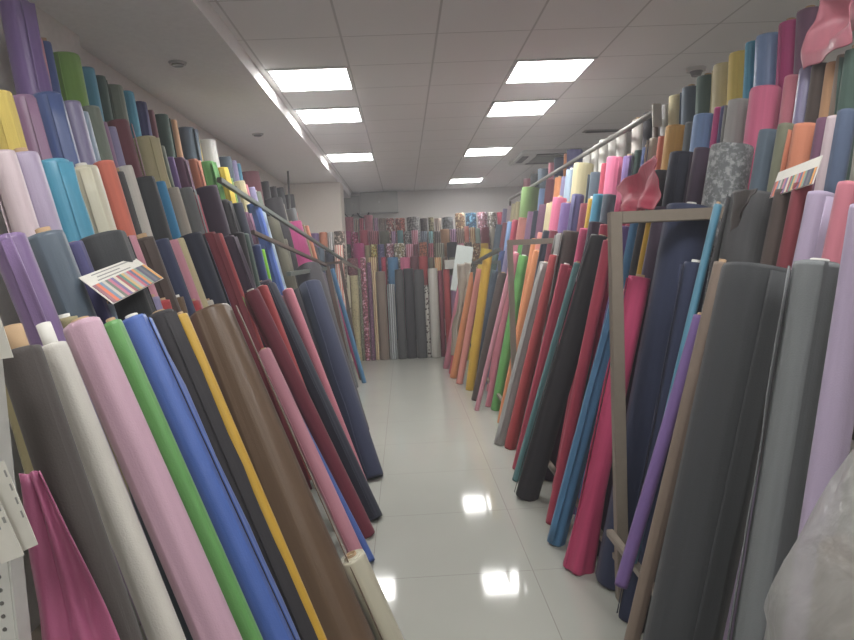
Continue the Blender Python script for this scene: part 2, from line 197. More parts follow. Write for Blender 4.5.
((1.258,10.165,0.500),(1.536,10.165,2.073),0.074,'slate','','',7,'slate fabric roll, right rack third tier, leftmost, beside maroon',1),
((0.945,1.880,0.000),(1.310,1.880,1.718),0.032,'rose','','',8,'slim rose fabric roll, right rack fourth tier, rightmost, beside lilac',1),
((0.948,2.008,0.000),(1.310,2.008,1.702),0.041,'lilac','','',8,'lilac fabric roll, right rack fourth tier, beside the rose one',1),
((0.940,2.100,0.000),(1.310,2.100,1.741),0.030,'dark red','','',8,'slim dark red fabric roll, right rack fourth tier, beside the lilac one',1),
((0.943,2.192,0.000),(1.310,2.192,1.729),0.037,'dark brown','','',8,'slim dark brown fabric roll, right rack fourth tier, between dark grey and dark red',1),
((0.940,2.383,0.000),(1.310,2.383,1.739),0.086,'dark grey','','',8,'dark grey fabric roll, right rack fourth tier, beside the dark brown one',1),
((0.959,2.584,0.000),(1.322,2.584,1.705),0.030,'beige','','',8,'slim beige fabric roll, right rack fourth tier, beside the dark grey one',1),
((0.931,2.907,0.000),(1.300,2.907,1.737),0.107,'navy','','',8,'navy fabric roll, right rack fourth tier, beside the beige one',1),
((0.936,3.233,0.000),(1.310,3.233,1.759),0.051,'dark purple','','',8,'dark purple fabric roll, right rack fourth tier, between gold and navy',1),
((0.941,3.377,0.000),(1.310,3.377,1.736),0.030,'gold','','',8,'slim gold fabric roll, right rack fourth tier, beside the dark purple one',1),
((0.939,3.482,0.000),(1.310,3.482,1.743),0.034,'black','','',8,'slim black fabric roll, right rack fourth tier, beside the gold one',1),
((0.944,3.627,0.000),(1.310,3.627,1.721),0.032,'steel blue','','',8,'slim steel blue fabric roll, right rack fourth tier, beside the black one',1),
((0.950,3.775,0.000),(1.310,3.775,1.696),0.033,'violet','','',8,'slim violet fabric roll, right rack fourth tier, beside the steel blue one',1),
((0.956,4.189,0.000),(1.324,4.189,1.730),0.047,'crimson','','',8,'crimson fabric roll, right rack fourth tier, beside the violet one',1),
((0.951,4.391,0.000),(1.325,4.391,1.757),0.059,'dark purple','','',8,'dark purple fabric roll, right rack fourth tier, between hot pink and crimson',1),
((0.946,4.636,0.000),(1.314,4.636,1.729),0.050,'hot pink','','',8,'hot pink fabric roll, right rack fourth tier, beside the dark purple one',1),
((0.943,4.983,0.000),(1.310,4.983,1.725),0.081,'dark brown','','',8,'dark brown fabric roll, right rack fourth tier, between light grey and hot pink',1),
((0.943,5.365,0.000),(1.310,5.365,1.727),0.039,'light grey','','',8,'slim light grey fabric roll, right rack fourth tier, beside the dark brown one',1),
((0.935,5.610,0.000),(1.310,5.610,1.764),0.041,'wine','','',8,'wine fabric roll, right rack fourth tier, beside the light grey one',1),
((0.932,5.863,0.000),(1.310,5.863,1.777),0.038,'dark navy','','',8,'slim dark navy fabric roll, right rack fourth tier, beside the wine one',1),
((0.934,6.119,0.000),(1.310,6.119,1.771),0.039,'salmon','','',8,'slim salmon fabric roll, right rack fourth tier, beside the dark navy one',1),
((0.943,6.405,0.000),(1.310,6.405,1.725),0.041,'orange','','',8,'orange fabric roll, right rack fourth tier, beside the salmon one',1),
((0.945,6.766,0.000),(1.310,6.766,1.718),0.056,'dark brown','','',8,'dark brown fabric roll, right rack fourth tier, between green and orange',1),
((0.949,7.142,0.000),(1.310,7.142,1.699),0.040,'green','','',8,'slim green fabric roll, right rack fourth tier, beside the dark brown one',1),
((0.949,7.525,0.000),(1.310,7.525,1.699),0.056,'rose','','',8,'rose fabric roll, right rack fourth tier, between lavender and green',1),
((0.951,8.027,0.000),(1.310,8.027,1.688),0.045,'lavender','','',8,'lavender fabric roll, right rack fourth tier, beside the rose one',1),
((0.960,8.522,0.000),(1.310,8.522,1.649),0.047,'blue','','',8,'blue fabric roll, right rack fourth tier, beside the lavender one',1),
((0.969,9.131,0.000),(1.310,9.131,1.605),0.059,'dark green','','',8,'dark green fabric roll, right rack fourth tier, beside the blue one',1),
((0.941,10.140,0.000),(1.304,10.140,1.711),0.093,'bright yellow','','',8,'bright yellow fabric roll, right rack fourth tier, beside the dark green one',1),
((-0.313,1.085,0.000),(-0.740,1.261,1.411),0.040,'charcoal brown','','tan core',9,'slim charcoal brown fabric roll, left front row, beside the off white one',1.18),
((-0.232,1.182,0.000),(-0.740,1.374,1.406),0.032,'off white','satin','white core',9,'slim off white satin fabric roll, left front row, beside the mauve pink one',1.18),
((-0.180,1.332,0.000),(-0.760,1.549,1.437),0.045,'mauve pink','satin','',9,'mauve pink satin fabric roll, left front row, beside the green one',1.18),
((-0.189,1.504,0.000),(-0.780,1.749,1.422),0.027,'green','satin','',9,'slim green satin fabric roll, left front row, beside the royal blue one',1.18),
((-0.170,1.620,0.000),(-0.780,1.883,1.421),0.040,'royal blue','satin','',9,'slim royal blue satin fabric roll, left front row, between green and black',1.18),
((-0.216,1.843,0.000),(-0.800,2.143,1.413),0.051,'black','','',9,'black fabric roll, left front row, between royal blue and gold',1.18),
((-0.183,1.912,-0.000),(-0.760,2.223,1.402),0.025,'gold','satin','',9,'slim gold satin fabric roll, left front row, beside the brown one',1.18),
((-0.239,2.294,0.000),(-0.794,2.668,1.383),0.099,'brown','satin','',9,'brown satin fabric roll, left front row, beside the wine one',1.35),
((-0.278,3.621,-0.000),(-0.882,3.772,1.424),0.046,'wine','','',9,'wine fabric roll, left front row, beside the mustard one',1),
((-0.388,3.759,0.000),(-0.940,4.323,1.428),0.044,'red','','',9,'red fabric roll, left front row, beside the dark purple one',1),
((-0.377,3.825,0.000),(-1.012,4.401,1.339),0.024,'mustard','','',9,'slim mustard fabric roll, left front row, beside the red one',1),
((-0.254,3.855,0.000),(-0.922,4.429,1.431),0.062,'dark navy','','',9,'dark navy fabric roll, left front row, beside the pink one',1),
((-0.320,4.226,0.000),(-0.868,4.857,1.383),0.045,'rose','','',9,'rose fabric roll, left front row, beside the black one',1),
((-0.306,4.619,0.000),(-0.767,5.309,1.407),0.097,'navy','','',9,'navy fabric roll, left front row, beside the dark purple one',1),
((-0.202,2.921,0.000),(-0.740,3.358,1.128),0.036,'pink','','',9,'slim pink fabric roll, left front row, beside the royal blue one',1),
((-0.254,3.276,0.000),(-0.793,3.769,0.954),0.040,'royal blue','','',9,'slim royal blue fabric roll, left front row, between pink and rose',1),
((-0.437,5.244,0.000),(-0.972,6.029,1.321),0.103,'black','','',9,'black fabric roll, left front row, between rose and black',1),
((-0.568,6.186,-0.000),(-0.931,7.109,1.454),0.089,'dark purple','','',9,'dark purple fabric roll, left front row, between navy and pale cream',1),
((-0.518,5.909,0.000),(-0.990,6.792,1.537),0.147,'black','','',9,'black fabric roll, left front row, between black and navy',1),
((-0.499,4.618,0.000),(-1.015,4.618,1.455),0.089,'dark purple','','',9,'dark purple fabric roll, left front row, between red and dark navy',1),
((-0.629,1.415,0.000),(-0.860,1.415,1.349),0.021,'khaki','','',9,'slim khaki fabric roll, left front row, beside the charcoal brown one',1),
((-0.099,2.445,0.000),(-0.256,2.445,0.423),0.053,'pale cream','satin','',9,'pale cream satin fabric roll, left front row, beside the dark purple one',1),
((-0.591,8.521,0.000),(-0.930,8.521,1.518),0.034,'steel blue','','',10,'slim steel blue fabric roll, left front row far end, beside the magenta one',1),
((-0.664,8.909,-0.000),(-0.930,8.909,1.079),0.028,'magenta','','',10,'slim magenta fabric roll, left front row far end, beside the steel blue one',1),
((-0.686,8.220,0.000),(-0.950,8.220,1.471),0.040,'grey','','',10,'slim grey fabric roll, left front row far end, beside the steel blue one',1),
((0.745,1.357,-0.000),(1.050,1.444,1.624),0.040,'lilac','','',11,'lilac fabric roll, right front row, beside the grey one',1),
((0.714,1.475,0.000),(1.020,1.569,1.495),0.058,'grey','','',11,'grey fabric roll, right front row, beside the lilac one',1),
((0.664,1.781,0.000),(1.050,1.895,1.479),0.105,'charcoal','','',11,'charcoal fabric roll, right front row, beside the grey one',1),
((0.656,2.087,-0.000),(1.100,2.220,1.495),0.027,'taupe','','',11,'slim taupe fabric roll, right front row, beside the charcoal one',1),
((0.718,2.207,0.360),(1.080,2.348,1.301),0.024,'violet','','z.36',11,'slim violet fabric roll, right front row, between hot pink and navy',1),
((0.824,2.380,0.360),(1.240,2.532,1.715),0.017,'cyan','satin','z.36',11,'slim cyan satin fabric roll, right front row, beside the taupe one',1),
((0.884,2.608,0.000),(1.188,2.608,1.491),0.050,'navy','','',11,'navy fabric roll, right front row, beside the cyan one',1),
((0.787,3.061,0.000),(1.120,3.061,1.428),0.054,'hot pink','','flare',11,'hot pink fabric roll, right front row, beside the violet one',1),
((0.750,3.380,0.000),(1.140,3.380,1.347),0.054,'steel blue','','',11,'steel blue fabric roll, right front row, beside the hot pink one',1),
((0.840,3.549,-0.000),(1.140,3.549,1.285),0.025,'violet','','',11,'slim violet fabric roll, right front row, between crimson and steel blue',1),
((0.784,3.642,0.000),(1.160,3.642,1.617),0.034,'crimson','','',11,'slim crimson fabric roll, right front row, between black and violet',1),
((0.721,4.073,0.000),(1.256,4.073,1.653),0.079,'black','','',11,'black fabric roll, right front row, beside the crimson one',1),
((0.932,4.524,0.000),(1.359,4.524,1.667),0.063,'dark purple','','',11,'dark purple fabric roll, right front row, beside the black one',1),
((0.707,4.406,-0.000),(1.185,4.406,1.493),0.027,'teal','','',11,'slim teal fabric roll, right front row, beside the dark purple one',1),
((0.764,4.640,0.000),(1.167,4.640,1.480),0.044,'crimson','','',11,'crimson fabric roll, right front row, between red and teal',1),
((0.796,5.181,0.000),(1.220,5.181,1.548),0.053,'red','','',11,'red fabric roll, right front row, beside the crimson one',1),
((0.736,5.327,0.000),(1.170,5.327,1.495),0.059,'light grey','','',11,'light grey fabric roll, right front row, beside the red one',1),
((0.850,6.015,0.000),(1.250,6.015,1.603),0.043,'orange','','',11,'orange fabric roll, right front row, between green and light grey',1),
((0.874,6.563,-0.000),(1.220,6.563,1.565),0.058,'green','','',11,'green fabric roll, right front row, beside the orange one',1),
((0.823,6.737,0.000),(1.170,6.737,1.600),0.038,'rose','','',11,'slim rose fabric roll, right front row, between pink and green',1),
((0.680,6.588,0.000),(1.100,6.588,1.500),0.026,'pink','','',11,'slim pink fabric roll, right front row, beside the rose one',1),
((0.729,7.082,0.000),(1.080,7.082,1.392),0.057,'dark brown','','',11,'dark brown fabric roll, right front row, beside the pink one',1),
((0.773,8.110,-0.000),(1.150,8.110,1.399),0.052,'slate','','',11,'slate fabric roll, right front row, beside the dark brown one',1),
((0.722,7.671,0.000),(1.000,7.671,1.599),0.056,'gold','','',11,'gold fabric roll, right front row, beside the slate one',1),
((0.635,8.105,0.000),(0.950,8.105,1.434),0.046,'salmon','','',11,'salmon fabric roll, right front row, beside the gold one',1),
((0.589,8.541,0.000),(0.920,8.541,1.379),0.055,'orange','','',11,'orange fabric roll, right front row, between crimson and salmon',1),
((0.589,8.846,-0.000),(0.870,8.846,1.350),0.043,'crimson','','',11,'crimson fabric roll, right front row, between rose and orange',1),
((0.541,9.329,-0.000),(0.830,9.329,1.315),0.046,'rose','','',11,'rose fabric roll, right front row, leftmost, beside crimson',1),
((-0.948,11.781,1.100),(-0.948,11.850,2.415),0.095,'rose','dots','',12,'dotted rose fabric roll, back wall top row, leftmost, beside striped taupe',1),
((-0.807,11.784,1.100),(-0.807,11.850,2.374),0.046,'taupe','stripe','',12,'striped taupe fabric roll, back wall top row, between dotted rose and striped crimson',1),
((-0.716,11.783,1.100),(-0.716,11.850,2.388),0.046,'crimson','stripe','',12,'striped crimson fabric roll, back wall top row, beside the dotted rose one',1),
((-0.586,11.779,1.100),(-0.586,11.849,2.435),0.085,'rose','dots','',12,'dotted rose fabric roll, back wall top row, between striped crimson and striped mauve',1),
((-0.457,11.784,1.100),(-0.457,11.851,2.377),0.046,'mauve','stripe','',12,'striped mauve fabric roll, back wall top row, beside the dotted taupe one',1),
((-0.347,11.783,1.100),(-0.347,11.850,2.372),0.064,'taupe','dots','',12,'dotted taupe fabric roll, back wall top row, beside the floral salmon one',1),
((-0.199,11.784,1.100),(-0.199,11.850,2.366),0.085,'salmon','floral','',12,'floral salmon fabric roll, back wall top row, beside the floral coral one',1),
((-0.021,11.784,1.100),(-0.021,11.850,2.357),0.095,'coral','floral','',12,'floral coral fabric roll, back wall top row, beside the checked light grey one',1),
((0.219,11.784,1.100),(0.219,11.850,2.365),0.123,'light grey','check','',12,'checked light grey fabric roll, back wall top row, beside the checked dark brown one',1),
((0.406,11.785,1.100),(0.406,11.850,2.339),0.066,'dark brown','check','',12,'checked dark brown fabric roll, back wall top row, beside the checked khaki one',1),
((0.536,11.784,1.100),(0.536,11.850,2.351),0.057,'khaki','check','',12,'checked khaki fabric roll, back wall top row, beside the striped taupe one',1),
((0.658,11.786,1.100),(0.658,11.850,2.328),0.066,'taupe','stripe','',12,'striped taupe fabric roll, back wall top row, between checked khaki and checked grey',1),
((0.836,11.785,1.100),(0.836,11.850,2.338),0.104,'grey','check','',12,'checked grey fabric roll, back wall top row, beside the floral tan one',1),
((1.057,11.782,1.100),(1.057,11.850,2.399),0.093,'tan','floral','',12,'floral tan fabric roll, back wall top row, beside the floral steel blue one',1),
((1.262,11.782,1.100),(1.262,11.850,2.391),0.112,'steel blue','floral','',12,'floral steel blue fabric roll, back wall top row, beside the floral pink one',1),
((1.467,11.782,1.100),(1.467,11.850,2.400),0.095,'pink','floral','',12,'floral pink fabric roll, back wall top row, beside the floral beige one',1),
((1.647,11.782,1.100),(1.647,11.850,2.392),0.085,'beige','floral','',12,'floral beige fabric roll, back wall top row, beside the dotted crimson one',1),
((1.808,11.783,1.100),(1.808,11.850,2.385),0.076,'crimson','dots','',12,'dotted crimson fabric roll, back wall top row, beside the dotted rose one',1),
((1.958,11.783,1.100),(1.958,11.850,2.379),0.076,'rose','dots','',12,'dotted rose fabric roll, back wall top row, rightmost, beside dotted crimson',1),
((-0.960,11.432,0.850),(-0.960,11.500,2.149),0.074,'magenta','dots','',13,'dotted magenta fabric roll, back wall second row, beside the floral hot pink one',1),
((-0.823,11.433,0.850),(-0.823,11.500,2.126),0.064,'hot pink','floral','',13,'floral hot pink fabric roll, back wall second row, beside the crimson one',1),
((-0.668,11.432,0.850),(-0.668,11.500,2.154),0.083,'crimson','','',13,'crimson fabric roll, back wall second row, beside the striped wine one',1),
((-0.490,11.433,0.850),(-0.490,11.500,2.128),0.092,'wine','stripe','',13,'striped wine fabric roll, back wall second row, beside the olive one',1),
((-0.308,11.433,0.850),(-0.308,11.500,2.120),0.092,'olive','','',13,'olive fabric roll, back wall second row, beside the striped mauve one',1),
((-0.146,11.434,0.850),(-0.146,11.500,2.113),0.046,'mauve','stripe','',13,'striped mauve fabric roll, back wall second row, between olive and teal',1),
((-0.031,11.433,0.850),(-0.031,11.500,2.125),0.055,'teal','','',13,'teal fabric roll, back wall second row, beside the floral light grey one',1),
((0.091,11.434,0.850),(0.091,11.500,2.102),0.055,'light grey','floral','',13,'floral light grey fabric roll, back wall second row, beside the striped rose one',1),
((0.223,11.434,0.850),(0.223,11.500,2.114),0.064,'rose','stripe','',13,'striped rose fabric roll, back wall second row, beside the striped slate one',1),
((0.380,11.435,0.850),(0.380,11.500,2.090),0.064,'slate','stripe','',13,'striped slate fabric roll, back wall second row, beside the striped teal one',1),
((0.503,11.435,0.850),(0.503,11.500,2.084),0.046,'teal','stripe','',13,'striped teal fabric roll, back wall second row, beside the striped dark brown one',1),
((0.615,11.436,0.850),(0.615,11.500,2.079),0.055,'dark brown','stripe','',13,'striped dark brown fabric roll, back wall second row, beside the tan one',1),
((0.752,11.434,0.850),(0.752,11.500,2.108),0.083,'tan','','',13,'tan fabric roll, back wall second row, beside the striped mauve one',1),
((0.899,11.434,0.850),(0.899,11.500,2.101),0.055,'mauve','stripe','',13,'striped mauve fabric roll, back wall second row, between tan and striped taupe',1),
((1.030,11.434,0.850),(1.030,11.500,2.113),0.062,'taupe','stripe','',13,'striped taupe fabric roll, back wall second row, beside the salmon one',1),
((1.137,11.432,0.850),(1.137,11.500,2.143),0.045,'salmon','','',13,'salmon fabric roll, back wall second row, beside the striped tan one',1),
((1.237,11.433,0.850),(1.237,11.500,2.121),0.053,'tan','stripe','',13,'striped tan fabric roll, back wall second row, beside the mint one',1),
((1.334,11.435,0.850),(1.334,11.500,2.100),0.044,'mint','','',13,'mint fabric roll, back wall second row, beside the wine one',1),
((1.465,11.434,0.850),(1.465,11.500,2.111),0.074,'wine','','',13,'wine fabric roll, back wall second row, beside the beige one',1),
((1.595,11.434,0.850),(1.595,11.500,2.105),0.046,'beige','','',13,'beige fabric roll, back wall second row, beside the dark grey one',1),
((1.704,11.436,0.850),(1.704,11.500,2.066),0.064,'dark grey','','',13,'dark grey fabric roll, back wall second row, beside the beige one',1),
((-0.944,11.131,0.600),(-0.944,11.200,1.914),0.072,'dark brown','floral','',14,'floral dark brown fabric roll, back wall third row, beside the magenta one',1),
((-0.748,11.131,0.600),(-0.748,11.200,1.922),0.099,'magenta','','',14,'magenta fabric roll, back wall third row, beside the khaki one',1),
((-0.600,11.133,0.600),(-0.600,11.200,1.881),0.045,'khaki','','',14,'khaki fabric roll, back wall third row, beside the floral yellow one',1),
((-0.493,11.132,0.600),(-0.493,11.200,1.893),0.061,'yellow','floral','',14,'floral yellow fabric roll, back wall third row, beside the dotted indigo one',1),
((-0.371,11.133,0.600),(-0.371,11.200,1.888),0.061,'indigo','dots','',14,'dotted indigo fabric roll, back wall third row, beside the floral pink one',1),
((-0.222,11.132,0.600),(-0.222,11.200,1.898),0.072,'pink','floral','',14,'floral pink fabric roll, back wall third row, beside the floral cream one',1),
((-0.053,11.132,0.600),(-0.053,11.200,1.890),0.097,'cream','floral','',14,'floral cream fabric roll, back wall third row, beside the striped rose one',1),
((0.114,11.134,0.600),(0.114,11.200,1.866),0.070,'rose','stripe','',14,'striped rose fabric roll, back wall third row, beside the maroon one',1),
((0.228,11.134,0.600),(0.228,11.200,1.861),0.043,'maroon','','',14,'maroon fabric roll, back wall third row, beside the checked rust orange one',1),
((0.349,11.132,0.600),(0.349,11.200,1.890),0.078,'rust orange','check','',14,'checked rust orange fabric roll, back wall third row, beside the striped wine one',1),
((0.486,11.134,0.600),(0.486,11.200,1.866),0.054,'wine','stripe','',14,'striped wine fabric roll, back wall third row, beside the striped olive one',1),
((0.628,11.134,0.600),(0.628,11.200,1.860),0.090,'olive','stripe','',14,'striped olive fabric roll, back wall third row, beside the black one',1),
((0.851,11.134,0.600),(0.851,11.200,1.866),0.096,'black','','',14,'black fabric roll, back wall third row, beside the pink one',1),
((1.000,11.135,0.600),(1.000,11.200,1.843),0.053,'pink','','',14,'pink fabric roll, back wall third row, beside the floral taupe one',1),
((1.125,11.134,0.600),(1.125,11.200,1.854),0.070,'taupe','floral','',14,'floral taupe fabric roll, back wall third row, beside the floral tan one',1),
((1.265,11.136,0.600),(1.265,11.200,1.831),0.070,'tan','floral','',14,'floral tan fabric roll, back wall third row, beside the gold one',1),
((1.405,11.136,0.600),(1.405,11.200,1.825),0.072,'gold','','',14,'gold fabric roll, back wall third row, beside the floral tan one',1),
((-0.841,10.828,0.300),(-0.841,10.900,1.669),0.096,'maroon','dots','',15,'dotted maroon fabric roll, back wall fourth row, beside the striped tan one',1),
((-0.508,10.828,0.300),(-0.508,10.900,1.670),0.078,'tan','stripe','',15,'striped tan fabric roll, back wall fourth row, beside the dotted crimson one',1),
((-0.326,10.829,0.300),(-0.326,10.900,1.662),0.044,'crimson','dots','',15,'dotted crimson fabric roll, back wall fourth row, beside the steel blue one',1),
((-0.176,10.829,0.300),(-0.176,10.900,1.655),0.096,'steel blue','','',15,'steel blue fabric roll, back wall fourth row, beside the bright pink one',1),
((0.029,10.830,0.300),(0.029,10.900,1.645),0.087,'bright pink','','',15,'bright pink fabric roll, back wall fourth row, beside the maroon one',1),
((0.176,10.829,0.300),(0.176,10.900,1.655),0.061,'maroon','','',15,'maroon fabric roll, back wall fourth row, beside the red one',1),
((0.330,10.829,0.300),(0.330,10.900,1.648),0.087,'red','','',15,'red fabric roll, back wall fourth row, beside the olive one',1),
((0.459,10.831,0.300),(0.459,10.900,1.626),0.044,'olive','','',15,'olive fabric roll, back wall fourth row, beside the striped orange one',1),
((0.574,10.831,0.300),(0.574,10.900,1.620),0.061,'orange','stripe','',15,'striped orange fabric roll, back wall fourth row, beside the brown one',1),
((0.691,10.831,0.300),(0.691,10.900,1.615),0.044,'brown','','',15,'brown fabric roll, back wall fourth row, beside the olive grey one',1),
((0.816,10.831,0.300),(0.816,10.900,1.609),0.052,'olive grey','','',15,'olive grey fabric roll, back wall fourth row, beside the mint one',1),
((0.933,10.832,0.300),(0.933,10.900,1.604),0.052,'mint','','',15,'mint fabric roll, back wall fourth row, beside the olive grey one',1),
((-0.918,10.551,0.000),(-0.918,10.600,1.395),0.041,'pale cream','','',16,'pale cream fabric roll, back wall floor row, beside the dotted cream one',1),
((-0.810,10.552,0.000),(-0.810,10.600,1.390),0.066,'cream','dots','',16,'dotted cream fabric roll, back wall floor row, beside the dotted olive grey one',1),
((-0.720,10.549,0.000),(-0.720,10.601,1.499),0.024,'olive grey','dots','',16,'dotted olive grey fabric roll, back wall floor row, beside the floral rose one',1),
((-0.649,10.539,0.000),(-0.649,10.598,1.673),0.048,'rose','floral','',16,'floral rose fabric roll, back wall floor row, beside the dotted plum one',1),
((-0.560,10.540,0.000),(-0.560,10.595,1.588),0.040,'plum','dots','',16,'dotted plum fabric roll, back wall floor row, beside the striped tan one',1),
((-0.490,10.557,0.000),(-0.490,10.608,1.456),0.031,'tan','stripe','',16,'striped tan fabric roll, back wall floor row, beside the taupe one',1),
((-0.378,10.541,0.000),(-0.378,10.592,1.434),0.081,'taupe','','',16,'taupe fabric roll, back wall floor row, beside the striped grey one',1),
((-0.226,10.571,0.000),(-0.226,10.614,1.217),0.073,'grey','stripe','',16,'striped grey fabric roll, back wall floor row, beside the dark grey one',1),
((-0.083,10.539,0.000),(-0.083,10.589,1.453),0.074,'dark grey','','',16,'dark grey fabric roll, back wall floor row, between striped grey and black',1),
((0.073,10.559,0.000),(0.073,10.610,1.462),0.085,'black','','',16,'black fabric roll, back wall floor row, beside the dark grey one',1),
((0.237,10.522,0.000),(0.237,10.572,1.439),0.085,'dark grey','','',16,'dark grey fabric roll, back wall floor row, between black and spotted off white',1),
((0.349,10.593,0.000),(0.349,10.634,1.175),0.049,'off white','spot','',16,'spotted off white fabric roll, back wall floor row, beside the off white one',1),
((0.466,10.532,0.000),(0.466,10.583,1.445),0.082,'off white','','',16,'off white fabric roll, back wall floor row, beside the wine one',1),
((0.588,10.556,0.000),(0.588,10.606,1.406),0.042,'wine','','',16,'wine fabric roll, back wall floor row, beside the red one',1),
((0.688,10.548,0.000),(0.688,10.597,1.418),0.058,'red','','',16,'red fabric roll, back wall floor row, beside the mauve one',1),
((0.812,10.555,0.000),(0.812,10.601,1.315),0.066,'mauve','','',16,'mauve fabric roll, back wall floor row, beside the slate one',1),
((0.944,10.555,0.000),(0.944,10.600,1.293),0.068,'slate','','',16,'slate fabric roll, back wall floor row, beside the mauve one',1),
((-1.461,10.084,0.900),(-1.461,10.147,2.087),0.071,'dark grey','','',17,'dark grey fabric roll, far column upper row, beside the purple one',1),
((-1.338,10.014,0.900),(-1.338,10.075,2.066),0.073,'purple','','',17,'purple fabric roll, far column upper row, beside the rust orange one',1),
((-1.206,10.047,0.900),(-1.206,10.109,2.076),0.065,'rust orange','','',17,'rust orange fabric roll, far column upper row, beside the striped light grey one',1),
((-1.096,10.036,0.900),(-1.096,10.098,2.073),0.047,'light grey','stripe','',17,'striped light grey fabric roll, far column upper row, beside the floral taupe one',1),
((-0.962,10.038,0.900),(-0.962,10.100,2.082),0.087,'taupe','floral','',17,'floral taupe fabric roll, far column upper row, beside the striped light grey one',1),
((-1.362,9.722,0.400),(-1.362,9.800,1.875),0.078,'navy','','',18,'navy fabric roll, far column lower row, beside the slate one',1),
((-1.224,9.724,0.400),(-1.224,9.799,1.840),0.063,'slate','','',18,'slate fabric roll, far column lower row, beside the dark navy one',1),
((-1.092,9.730,0.400),(-1.092,9.803,1.791),0.071,'dark navy','','',18,'dark navy fabric roll, far column lower row, beside the striped salmon one',1),
((-0.954,9.722,0.400),(-0.954,9.799,1.860),0.071,'salmon','stripe','',18,'striped salmon fabric roll, far column lower row, beside the dark navy one',1),
]
def lin(c): return tuple(((v/255)/12.92 if v/255<=.04045 else ((v/255+.055)/1.055)**2.4) for v in c)
# ---------------------------------------------------------------- materials
MATS={}
def base(name):
    m=bpy.data.materials.new(name); m.use_nodes=True
    nt=m.node_tree; b=nt.nodes['Principled BSDF']; return m,nt,b
def N(nt,t,**k):
    n=nt.nodes.new(t)
    for a,v in k.items():
        if a in n.inputs: n.inputs[a].default_value=v
        else: setattr(n,a,v)
    return n
def plain(name,rgb,rough=.6,metal=0,bump=0,scale=40,emit=None,spec=.5):
    if name in MATS: return MATS[name]
    m,nt,b=base(name); L=nt.links
    c=lin(rgb)+(1,)
    tc=N(nt,'ShaderNodeTexCoord'); no=N(nt,'ShaderNodeTexNoise',Scale=scale,Detail=3.0)
    L.new(tc.outputs['Object'],no.inputs['Vector'])
    mx=N(nt,'ShaderNodeMix',data_type='RGBA'); mx.inputs[6].default_value=tuple(v*.9 for v in c[:3])+(1,); mx.inputs[7].default_value=tuple(min(1,v*1.08) for v in c[:3])+(1,)
    L.new(no.outputs['Fac'],mx.inputs[0]); L.new(mx.outputs[2],b.inputs['Base Color'])
    b.inputs['Roughness'].default_value=rough; b.inputs['Metallic'].default_value=metal
    b.inputs['Specular IOR Level'].default_value=spec
    if bump:
        bp=N(nt,'ShaderNodeBump',Strength=bump,Distance=.002); L.new(no.outputs['Fac'],bp.inputs['Height']); L.new(bp.outputs[0],b.inputs['Normal'])
    if emit:
        b.inputs['Emission Color'].default_value=(1,.99,.97,1); b.inputs['Emission Strength'].default_value=emit
    MATS[name]=m; return m
